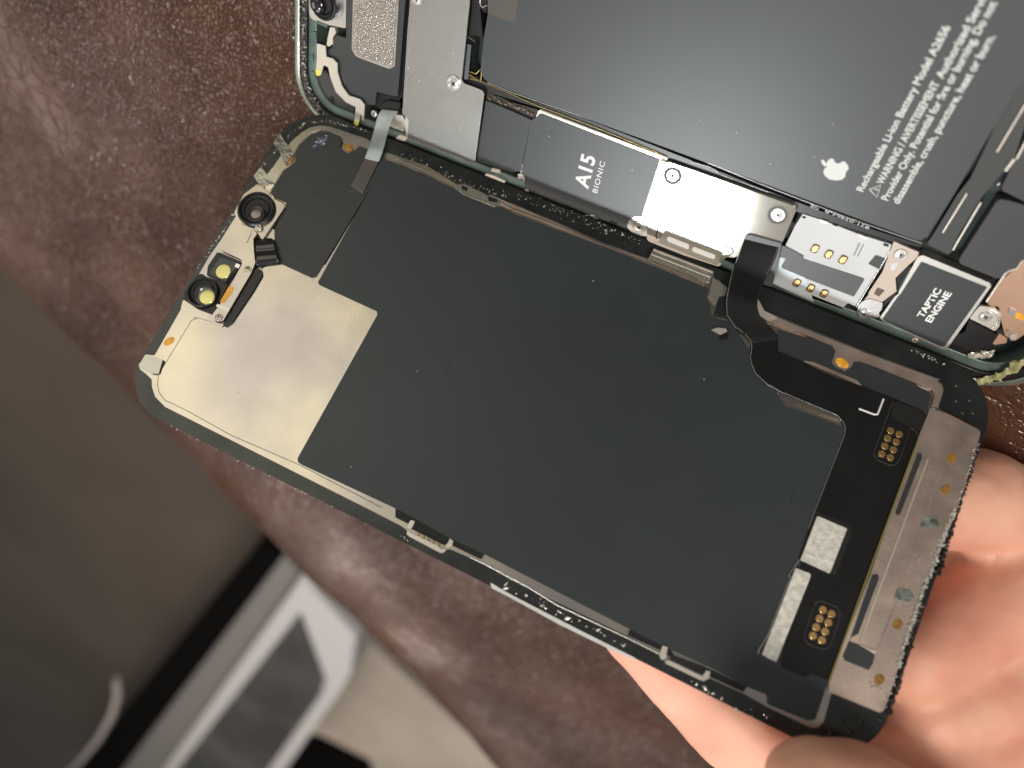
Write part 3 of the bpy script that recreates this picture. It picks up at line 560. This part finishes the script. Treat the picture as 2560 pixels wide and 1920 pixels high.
# top edge connector pieces
tc_ = poly('edge_connector', DP, FD, 'c5 1745,765 1800,760 2100,905 2110,930 2080,950 1790,830 1745,805', .8, .4, mat('dull_steel', (.42, .42, .37), .35, .9, bump=.6), .1, .08)
multi('pin', tc_, FD, ['c5 1780,770 1830,790 1820,820 1775,800', 'c5 2000,865 2085,895 2080,920 2010,905'], .95, .2, blackp, 0, .05)
ec = poly('edge_connector', DP, FD, 'c6 1225,900 1735,1095 1745,1110 1710,1185 1690,1190 1190,995 1185,980', .9, .5, mat('beige_steel', (.55, .53, .46), .35, .9, bump=.2), .12, .08)
for k in range(6):
    disc('dimple', ec, FD, 'c6 %f,%f' % (1230+k*38, 990+k*14.5), .14, .94, .1, rose)
    disc('dimple', ec, FD, 'c6 %f,%f' % (1520+k*36, 1103+k*13), .14, .94, .1, rose)
multi('rib', ec, FD, ['c6 1225,905 1735,1100 1730,1112 1220,917', 'c6 1205,945 1720,1145 1716,1155 1202,955'], .98, .1, cream, 0, .03)
multi('groove', ec, FD, ['c6 1280,935 1440,995 1435,1010 1275,950', 'c6 1500,1030 1700,1105 1690,1122 1495,1045'], .93, .1, rose, .1, 0)
# lower right of the top edge: notches, orange glue, dark patch
poly('notch_cover', DP, FD, 'c7 80,1190 560,1310 600,1400 555,1480 660,1560 720,1500 755,1455 1230,1640 cz 780,880 690,1240 200,1000 c7 800,1659 290,1455 90,1380', .64, .2, mat('blue_black_sheet', (.030, .034, .038), .38, 0, .6), .15, .04)
poly('side_strip', DP, FD, 'c7 0,1055 850,1395 1490,1625 cz 850,670 950,745 972,830 890,1105 790,1090 850,900 800,820 200,585 0,500 c7 790,1462 745,1460 720,1510 665,1545 590,1510 552,1475 585,1370 555,1325 380,1255 0,1110', .78, .3, rose, .2, .07)
disc('orange_spot', DP, FD, 'c7 642,1475', .95, .84, .1, orange, sx=1.25, sy=.8, ang=-10)
poly('bright_sliver', DP, FD, 'd3 1400,210 1500,225 1880,385 1915,430 1700,360 1480,262', .74, .2, rose, .1, .04)
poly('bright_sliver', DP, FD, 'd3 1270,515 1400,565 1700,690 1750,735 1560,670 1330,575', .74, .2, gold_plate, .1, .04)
# circuit board flex
pb = poly('flex_board', DP, FD, 'd3 900,-20 1180,-20 1190,130 1400,215 1920,435 2212,545 cz 650,1150 720,1240 630,1530 d6 880,0 530,905 380,850 310,872 120,790 110,740 d3 1450,1680 1770,855 1775,800 1755,740 1710,690 1220,485 1120,420 1000,320 955,230 948,140 965,60', .74, .1, pcb, .12, .05)
line('flex_edge', DP, FD, 'd3 1120,420 1220,482 1700,682 1755,740 1776,800 1765,860 1450,1670', .76, .045, mat('edge_grey', (.35, .37, .37), .35, .5))
poly('black_tape', DP, FD, 'cz 200,1020 260,1010 620,1150 710,1240 640,1480 480,1400 170,1250', .84, .1, dark, .15, .03)
line('outline', pb, FD, 'd4 1080,150 1060,200 920,580 915,620 960,665 1050,700 1100,700 1135,660 1230,380 1270,400 1300,450', .77, .035, mat('trace_grey', (.09, .09, .09), .4))
line('outline', pb, FD, 'd6 400,230 460,215 590,270 625,320 620,370 540,600 500,630 460,630 345,585 315,540 320,490 400,260 430,222', .77, .035, MATS['trace_grey'])
for a in ('d4 1062,402', 'd4 1137,433', 'd4 1037,467', 'd4 1112,499', 'd4 1011,534', 'd4 1087,566', 'd4 986,602', 'd4 1060,634'): disc('gold_contact', pb, FD, a, .58, .82, .1, gold)
for a in ('d6 477,291', 'd6 552,327', 'd6 448,367', 'd6 524,402', 'd6 419,441', 'd6 496,478', 'd6 391,515', 'd6 468,553'): disc('gold_contact', pb, FD, a, .60, .82, .1, gold)
line('code_bracket', pb, FD, 'd4 785,213 915,262 945,262 955,240 998,130', .80, .15, white2)
chip = mat('chip_rim', (.05, .05, .05), .35)
poly('chip_well', pb, FD, 'd4 410,1100 680,1200 720,1240 715,1320 580,1659 555,1640 270,1530 265,1510', .78, .1, dark, .2, .03)
poly('chip', DP, FD, 'd4 428,1140 685,1250 535,1635 282,1520', 1.15, .5, chipm, .1, .06, 'large square silver chip shield')
poly('chip', DP, FD, 'd6 205,20 360,25 72,742 -10,710 -190,-20 c7 -50,3100', 1.1, .5, chipm, .08, .06) if False else poly('chip', DP, FD, 'd4 240,1590 368,1640 d6 365,15 72,742 0,708 d5 2165,1090', 1.1, .5, chipm, .08, .06, 'long narrow silver chip shield')
line('chip_line', DP, FD, 'd4 270,1520 175,1659 d6 195,0 5,500 d5 2130,1060 2130,1090', .82, .05, cream)
# lower cover plate
pl = poly('lower_plate', DP, FD, 'cz 770,1100 1100,1220 1520,1440 1545,1490 d4 1810,520 1740,760 1600,1180 d6 1330,100 1180,620 1060,1000 1000,1160 965,1180 550,1010 520,1000 530,905 880,0 d4 1300,460 1370,290', .95, .5, rose, .2, .08)
line('yellow_line', pl, FD, 'd4 1300,480 860,1659 d6 528,910', .9, .16, mat('olive_line', (.22, .20, .06), .4))
line('slot_edge', pl, FD, 'd4 1380,650 1005,1659 d6 795,590 925,655', 1.0, .17, cream)
line('slot_line', pl, FD, 'd6 940,640 960,600 1180,70', .99, .04, steel)
poly('slot', pl, FD, 'd4 1295,590 1325,595 1330,640 1140,1130 1110,1130 1100,1110', .98, .1, label_m, .15, .02)
poly('slot', pl, FD, 'd4 900,1645 950,1640 d6 960,20 780,500 720,530 690,600', .98, .1, MATS['black_label'], .1, .02)
poly('slot', pl, FD, 'd6 700,560 780,590 925,680 905,760 870,815 660,730 645,690', .985, .1, MATS['black_label'], .2, .02)
for a in ('d4 1588,640', 'd4 1538,910', 'd6 1122,415', 'd6 963,895'): disc('amber_spot', pl, FD, a, .78, 1.0, .05, amber, sx=.9, sy=1.15, ang=-20, dome=.03)
gm = mat('grey_green_film', (.22, .25, .23), .3, .3, bump=1.5, bscale=700, var=.6, vscale=900)
for a in ('d4 1345,1150 1460,1140 1480,1240 1310,1240 1330,1190', 'd6 1120,100 1240,120 1265,185 1240,225 1090,200'): poly('label_scrap', pl, FD, a, 1.02, .06, gm, .1, .02)
line('scratch', pl, FD, 'd4 1490,750 1380,1080', .99, .03, cream); line('scratch', pl, FD, 'd4 1330,1190 1170,1659 d6 1100,200 960,600', .99, .035, MATS['warm_grey_steel'])
crumbs('adhesive_residue', DP, FD, ['d4 1620,1080 1500,1350 1400,1659', 'd6 1380,0 1290,280 1180,600 1120,800'], 1.0, 24, .07, .22, residue, .15)
crumbs('adhesive_residue', DP, FD, ['d4 1810,520 1700,880 1620,1080', 'd6 1120,800 1000,1150', 'd4 1300,1500 1480,1440', 'd6 850,850 960,990'], 1.0, 5, .08, .22, residue, .2)
crumbs('black_crumbs', DP, FD, ['d4 1810,540 1740,780 1600,1230 1470,1659', 'd6 1330,250 1050,1180'], .6, 16, .12, .28, blackp, .10)
# corner dimples
for a in ('cz 1180,750', 'cz 1180,985', 'cz 1380,975', 'cz 1275,1170', 'cz 1430,1170', 'd6 645,1250', 'd6 755,1200', 'd6 815,1270', 'd6 718,1355', 'd6 545,1365', 'd6 965,1235'): disc('dimple', DP, FD, a, .36, .06, .1, glassb, dome=.12)
crumbs('adhesive_residue', DP, FD, ['c5 280,350 420,230 620,215 990,310', 'c5 20,640 200,450', 'c4 600,660 990,100', 'cz 480,210 1020,450'], .05, 4.5, .05, .16, residue, .16)
crumbs('adhesive_residue', DP, FD, ['c5 1240,490 1850,790 2212,860', 'c6 50,450 600,640 1100,850'], .05, 4.5, .05, .16, residue, .5)
crumbs('adhesive_residue', DP, FD, ['e7 0,700 150,820', 'e7 1780,1590 1900,1659', 'd5 0,535 300,680 1000,1020', 'd5 1500,1290 1950,1560 2212,1640'], .1, 1.6, .08, .28, cream, .25)
crumbs('edge_chips', DP, FD, ['d1 100,560 280,730 940,1075 2110,1640', 'c4 130,1400 690,540'], -.1, 3, .04, .11, silver, .08)
poly('bare_edge_strip', DP, FD, 'e7 1560,1562 1720,1659 d5 0,580 600,890 1060,1120 1095,1150 850,1050 400,830 0,610 e7 1580,1659', .06, .5, mat('bare_edge_metal', (.85, .88, .88), .45, .6, bump=.8, bscale=500), .05, .05)  # whitish metal strip along the lower glass edge
# spots and tabs near the sensor bar
disc('orange_spot', DP, FD, 'c4 352,1288', .85, .42, .1, orange, sx=.8, sy=1.25, ang=-30); disc('amber_spot', DP, FD, 'c5 280,545', .85, .55, .2, amber, sx=1, sy=1.2, ang=-25, dome=.1); disc('amber_spot', DP, FD, 'c5 795,442', .9, .55, .2, amber, sx=1.2, sy=.85, ang=-15, dome=.1)
clr = mat('glossy_steel_tab', (.42, .41, .38), .22, 1, bump=1.2, bscale=350)
poly('clip', DP, FD, 'c4 160,1410 215,1415 300,1450 265,1570 200,1570 100,1520 92,1490', .85, .7, clr, .1, .12); poly('clip', DP, FD, 'c5 205,310 240,380 275,420 320,500 250,590 200,470 150,410', .8, .6, clr, .1, .12); poly('clip', DP, FD, 'c5 40,610 80,660 150,750 60,790 20,760 -20,690', .8, .6, clr, .1, .12)
multi('solder_cluster', DP, FD, ['c5 %d,%d %d,%d %d,%d %d,%d' % (490+i*32+j*14, 440-i*8-j*32, 520+i*32+j*14, 452-i*8-j*32, 535+i*32+j*14, 425-i*8-j*32, 505+i*32+j*14, 415-i*8-j*32) for i in range(3) for j in range(3)], .8, .2, mat('blue_silver', (.5, .55, .8), .15, 1, bump=1, bscale=900), .02, .05)
dust = [(1043, 928), (1261, 892), (1196, 1058), (1123, 1153), (877, 1167), (723, 468), (1394, 1085), (1877, 1526), (1483, 702), (1519, 687), (1350, 660), (1652, 943), (1760, 948), (848, 805), (830, 812), (760, 1030), (590, 980), (700, 900), (905, 1120)]
multi('dust', DP, FD, ['s %f,%f %f,%f %f,%f' % (x-1.5, y, x+1.2, y-1.3, x+.8, y+1.5) for x, y in dust[::4]], .84, .05, white2, 0, 0, kind='stuff')
dust2 = [(1372, 341), (1580, 426), (1749, 300), (1841, 332), (1925, 410), (2036, 392), (2082, 311), (1133, 134), (1048, 202), (1100, 260), (1080, 180), (1150, 320), (1090, 355), (1021, 171)]
multi('dust', PB, FB, ['s %f,%f %f,%f %f,%f' % (x-1.5, y, x+1, y-1.4, x+.8, y+1.4) for x, y in dust2], -.1, .03, white2, 0, 0, kind='stuff')
# front camera and sensor bar
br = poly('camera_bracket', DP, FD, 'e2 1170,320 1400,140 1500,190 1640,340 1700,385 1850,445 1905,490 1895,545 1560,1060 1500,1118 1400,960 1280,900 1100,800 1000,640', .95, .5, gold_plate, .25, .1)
line('bracket_lip', br, FD, 'e2 1500,1110 1870,560 1885,500 1840,455 1690,385', 1.05, .07, dark)
lathe('camera_cup', br, FD, 'e2 1385,575', [(3.6, .5), (3.6, 1.5), (3.4, 1.75), (3.15, 1.75), (3.0, 1.3), (2.6, 1.2), (2.5, 1.45), (2.35, 1.45), (2.2, 1.1), (0, 1.1)], blackp, hh=1.3)
lathe('camera_lens', br, FD, 'e2 1378,645', [(1.75, 1.1), (1.7, 2.0), (1.45, 2.15), (1.1, 2.05), (1.05, 1.9), (0, 1.9)], mat('dark_barrel', (.035, .033, .036), .25), hh=1.95)
disc('lens_glass', br, FD, 'e2 1380,655', 1.0, 2.0, .1, lens_p, dome=.05)
screw(DP, FD, 'e2 1418,880', .62, 1.6, cream)
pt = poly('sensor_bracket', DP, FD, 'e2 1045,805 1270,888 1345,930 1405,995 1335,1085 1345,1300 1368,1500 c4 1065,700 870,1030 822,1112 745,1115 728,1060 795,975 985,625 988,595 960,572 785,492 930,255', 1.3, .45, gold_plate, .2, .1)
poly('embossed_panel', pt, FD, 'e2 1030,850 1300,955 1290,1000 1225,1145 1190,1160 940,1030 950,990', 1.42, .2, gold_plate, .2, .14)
poly('orange_spot', pt, FD, 'c4 875,808 912,822 905,860 830,960 790,955', 1.36, .1, orange, .2, .02)
poly('bend', pt, FD, 'c4 770,965 880,1010 865,1035 760,990', 1.45, .2, cream, .1, .08)
line('outline', pt, FD, 'e2 1345,930 1405,995 1335,1085 1345,1300 1368,1500 c4 1065,700 870,1030 822,1112', .92, .09, blackp)  # black line along the bracket edge stands in for its shadow
line('outline', br, FD, 'e2 1180,320 1400,140 1500,190 1640,340', .6, .06, grv)
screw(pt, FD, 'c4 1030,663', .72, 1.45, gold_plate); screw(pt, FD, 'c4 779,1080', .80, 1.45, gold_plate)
cup = lambda c, r, nm, mm_, rl: (lathe('sensor_cup', DP, FD, c, [(r, .3), (r, 1.5), (r-.15, 1.65), (r-.4, 1.65), (r-.55, 1.2), (r-.9, 1.1), (r-1.0, 1.35), (r-1.15, 1.35), (r-1.2, 1.1), (0, 1.1)], blackp, hh=1.2))
poly('sensor_tray', DP, FD, 'c4 600,715 640,705 690,740 870,790 780,960 730,1060 600,1010 480,930 495,850', .9, .6, blackp, .3, .15)
cup('c4 645,868', 3.0, '', None, 0)
lathe('sensor_barrel', DP, FD, 'c4 672,897', [(1.85, 1.1), (1.85, 1.6), (1.7, 1.7), (1.5, 1.5), (0, 1.5)], mat('steel_grey_barrel', (.12, .13, .14), .2, .6), hh=1.5)
disc('sensor_lens', DP, FD, 'c4 680,902', 1.42, 1.85, .4, lens_y, dome=.12)
bx = poly('projector_box', DP, FD, 'c4 770,520 800,525 975,600 985,630 835,790 680,718 690,640', 1.1, .8, blackp, .15, .15)
poly('inner_frame', bx, FD, 'c4 795,560 935,615 955,640 900,690 845,775 700,705', 1.25, .3, mat('dark_gunmetal', (.07, .075, .08), .3, .5), .1, .1)
disc('projector_lens', bx, FD, 'c4 820,683', 1.42, 1.4, .3, lens_y, dome=.08)
poly('clip_block', bx, FD, 'c4 935,615 970,630 955,660 920,645', 1.5, .3, silver, .05, .06)
poly('sensor_housing', DP, FD, 'c4 1100,655 1155,675 1160,720 1085,850 900,1125 850,1165 815,1150 870,1040 1060,700', .85, .6, blackp, .25, .2)
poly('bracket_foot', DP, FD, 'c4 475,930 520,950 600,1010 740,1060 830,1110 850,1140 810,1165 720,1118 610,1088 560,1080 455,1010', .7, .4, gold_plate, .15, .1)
# folded black flex beside the sensor bar
rows = []
for a, b, h in (('1100,405', '1240,400', .8), ('1098,440', '1268,415', 1.3), ('1100,480', '1272,470', 1.6), ('1100,515', '1280,500', 1.1), ('1103,530', '1285,515', 1.5), ('1105,580', '1300,570', 1.7), ('1105,630', '1305,605', 1.2), ('1105,650', '1290,620', .6)):
    p = [float(v) for v in a.split(',')]; q = [float(v) for v in b.split(',')]; k = 640/2212
    rows.append((FD.hit(320+p[0]*k, 480+p[1]*k, h), FD.hit(320+q[0]*k, 480+q[1]*k, h)))
ribbon('folded_flex', DP, FD, rows, .12, mat('shiny_black_flex', (.015, .015, .015), .18, 0, .6, coat=.3), sub=1)
poly('flex_stub', DP, FD, 'c5 75,1235 130,1130 158,1160 160,1240 140,1243', .75, .2, gold_plate, .05, .03)

# cables that bridge the two halves (they belong to the screen)
def mixpt(a, b, t): return a.lerp(b, t)
c5p = lambda x, y: (640+x*640/2212, 240+y*640/2212)
rows = []
for L_, R_, kind_, h in ((('1090', '115'), ('1235', '130'), 'B', -1.3), (('1068', '140'), ('1205', '165'), 'B', -.6), (('1045', '190'), ('1170', '205'), 'B', .3), (('1015', '320'), ('1132', '330'), 'B', 1.5),
                         (('985', '420'), ('1108', '440'), 'D', 1.6), (('955', '500'), ('1078', '525'), 'D', 1.2), (('935', '540'), ('1062', '570'), 'D', .95)):
    Fr = FB if kind_ == 'B' else FD
    rows.append((Fr.hit(*c5p(float(L_[0]), float(L_[1])), h), Fr.hit(*c5p(float(R_[0]), float(R_[1])), h)))
ribbon('sensor_flex', DP, FD, rows, .14, greyflex, label='pale grey ribbon cable bridging the two halves')
rows = [(FD.hit(*c5p(a, b), h), FD.hit(*c5p(c, d), h)) for a, b, c, d, h in ((938, 535, 1062, 570, .93), (905, 595, 1042, 600, .85), (862, 690, 980, 728, .82), (835, 740, 955, 780, .78), (815, 775, 925, 850, .74))]
ribbon('sensor_flex_tail', DP, FD, rows, .12, greyflex2)
line('flex_rib', DP, FD, 'c5 1100,230 1075,310', 2.3, .08, greyflex) if False else None
rows = []
for l, r, kf, h in (((1866, 588), (1950, 605), 'B', -.5), ((1860, 600), (1946, 622), 'B', .1), ((1850, 630), (1935, 655), 'B', .9), ((1838, 668), (1912, 700), 'B', 1.6), ((1822, 715), (1893, 745), 'D', 2.2),
                    ((1816, 752), (1892, 775), 'D', 1.8), ((1818, 788), (1905, 800), 'D', 1.4), ((1838, 817), (1925, 815), 'D', 1.1), ((1873, 842), (1941, 832), 'D', .95), ((1879, 860), (1948, 852), 'D', .62)):
    Fr = FB if kf == 'B' else FD; rows.append((Fr.hit(*l, h), Fr.hit(*r, h)))
ribbon('display_flex', DP, FD, rows, .12, pcb, label='wide black ribbon cable curving from the steel shield onto the screen board')
mat('matt_black_flex', (.013, .0145, .017), .38, 0, .5)
fe = [(1833, 669, 1.9), (1824, 710, 2.2), (1816, 752, 1.85), (1818, 788, 1.45), (1838, 817, 1.15), (1862, 834, 1.0), (1876, 850, .88), (1880, 866, .80), (1876, 892, .78), (1880, 912, .78), (1889, 933, .77), (1920, 962, .77), (1953, 981, .77)]
tube('flex_edge', DP, [(*FD.uv(x, y, h), h*MM) for x, y, h in fe], .045, MATS['edge_grey'])
poly('flex_sheen_plate', PB, FB, 'c6 2005,830 2020,795 2060,785 2330,860 2260,1190 2240,1240 1900,1100', .0, .12, mat('lamp_sheen_flex', (.055, .062, .072), .36, 0, .7), .3, .04)  # added plate, lamp sheen on the cable's upper end put into its colour
line('pale_line', PB, FB, 'c6 2010,868 2300,945', .03, .04, mat('seam_light', (.3, .32, .34), .4))
poly('flex_tab', DP, FD, 'c6 1790,1320 1870,1310 1850,1400 1860,1500 1745,1470', 1.0, .2, MATS['matt_black_flex'], .1, .04)
poly('torn_foil', DP, FD, 'c6 1720,1605 1780,1585 1850,1595 1860,1620 1800,1650', .95, .1, cream, .05, .04); poly('torn_foil', DP, FD, 'c6 1790,1620 1870,1600 1865,1680 1800,1690', .9, .1, blackp, .1, .04)
poly('torn_film', DP, FD, 'c6 2100,1340 2130,1345 2180,1440 2300,1500 2212,1530 2130,1475 2060,1470', 1.1, .15, cream, .15, .05)
poly('notch_plate', DP, FD, 'c6 1735,1150 1860,1240 1840,1310 1790,1330 1760,1390 1700,1320', .85, .2, MATS['beige_steel'], .15, .05)

# ================================================================== HAND
def P3(px, py, dep): r = Vector(((px-1280)/FPX, -(py-960)/FPX, -1))*dep*MM; return CAM + R @ r
def hand():
    bm = bmesh.new()
    chains = [
        # index finger behind the right edge
        [(2860, 1560, 172, 13), (2760, 1430, 162, 11), (2650, 1345, 152, 10), (2530, 1285, 144, 9.4), (2430, 1252, 139, 9.8), (2300, 1240, 134, 8.0)],
        # middle finger
        [(2900, 1100, 152, 11), (2780, 1225, 147, 10.5), (2660, 1345, 143, 10), (2540, 1468, 140, 9.6), (2400, 1565, 137, 9), (2270, 1640, 133, 8)],
        # ring finger
        [(2880, 1500, 165, 12), (2720, 1560, 153, 11), (2560, 1640, 146, 10.5), (2420, 1720, 140, 9.5), (2300, 1770, 136, 8.5)],
        # little finger, seen from below the lower edge
        [(2560, 2080, 165, 13), (2280, 2060, 152, 11.5), (2040, 1960, 143, 10), (1850, 1795, 137, 9.4), (1720, 1665, 133, 8.8), (1610, 1560, 130, 7.6)],
        # thumb on top of the corner
        [(2700, 2300, 150, 15), (2440, 2190, 128, 11.5), (2250, 2080, 114.5, 9), (2135, 2000, 108, 8.0), (2045, 1978, 105.0, 7.3)],
        [(2520, 1385, 150, 8), (2400, 1350, 146, 8)],
        # palm and heel
        [(2890, 1560, 184, 20), (2820, 1740, 174, 20), (2700, 1860, 162, 17), (2640, 2040, 158, 18), (2700, 2300, 165, 22)],
        [(2640, 1800, 158, 13), (2520, 1790, 150, 9.5), (2400, 1850, 143, 9), (2300, 1890, 136, 8.6), (2200, 1930, 132, 8)],
        [(2700, 1950, 160, 16), (2500, 1960, 150, 11), (2380, 1985, 141, 10), (2300, 2040, 138, 10)],
    ]
    for ch in chains:
        for i in range(len(ch)-1):
            A_, B_ = ch[i], ch[i+1]; n = 14
            for k in range(n+1):
                t = k/n; q = [A_[j]*(1-t)+B_[j]*t for j in range(4)]
                bmesh.ops.create_icosphere(bm, subdivisions=3, radius=q[3]*MM, matrix=Matrix.Translation(P3(*q[:3])))
    me = from_bm(bm, 'hand')
    m = bpy.data.materials.new('skin'); m.use_nodes = True; t = m.node_tree; b = t.nodes['Principled BSDF']; N = t.nodes.new; L = t.links.new
    co = N('ShaderNodeTexCoord'); n1 = N('ShaderNodeTexNoise'); n1.inputs['Scale'].default_value = 55; n1.inputs['Detail'].default_value = 4; L(co.outputs['Object'], n1.inputs['Vector'])
    r = N('ShaderNodeValToRGB'); r.color_ramp.elements[0].position = .30; r.color_ramp.elements[0].color = (.80, .36, .26, 1); r.color_ramp.elements[1].position = .62; r.color_ramp.elements[1].color = (.90, .52, .38, 1)
    L(n1.outputs['Fac'], r.inputs['Fac']); L(r.outputs['Color'], b.inputs['Base Color'])
    b.inputs['Roughness'].default_value = .55; b.inputs['Subsurface Weight'].default_value = .35; b.inputs['Subsurface Radius'].default_value = (1, .3, .15); b.inputs['Subsurface Scale'].default_value = .004
    n2 = N('ShaderNodeTexNoise'); n2.inputs['Scale'].default_value = 500; n2.inputs['Detail'].default_value = 4; n2.inputs['Distortion'].default_value = 1; L(co.outputs['Object'], n2.inputs['Vector'])
    bp = N('ShaderNodeBump'); bp.inputs['Strength'].default_value = .3; bp.inputs['Distance'].default_value = .00025; L(n2.outputs['Fac'], bp.inputs['Height']); L(bp.outputs['Normal'], b.inputs['Normal'])
    o = add_obj('hand', me, m, None, smooth=True)
    md = o.modifiers.new('r', 'REMESH'); md.mode = 'VOXEL'; md.voxel_size = .0009; md.use_smooth_shade = True
    md = o.modifiers.new('s', 'SMOOTH'); md.factor = .6; md.iterations = 5
    tx = bpy.data.textures.new('skin_folds', 'CLOUDS'); tx.noise_scale = .011; tx.noise_depth = 2; tx.noise_basis = 'BLENDER_ORIGINAL'
    md = o.modifiers.new('f', 'DISPLACE'); md.texture = tx; md.texture_coords = 'GLOBAL'; md.strength = .0013; md.mid_level = .5
    tag(o, 'bare hand holding the lower right corner of the detached screen, thumb on its edge', 'hand')
hand()
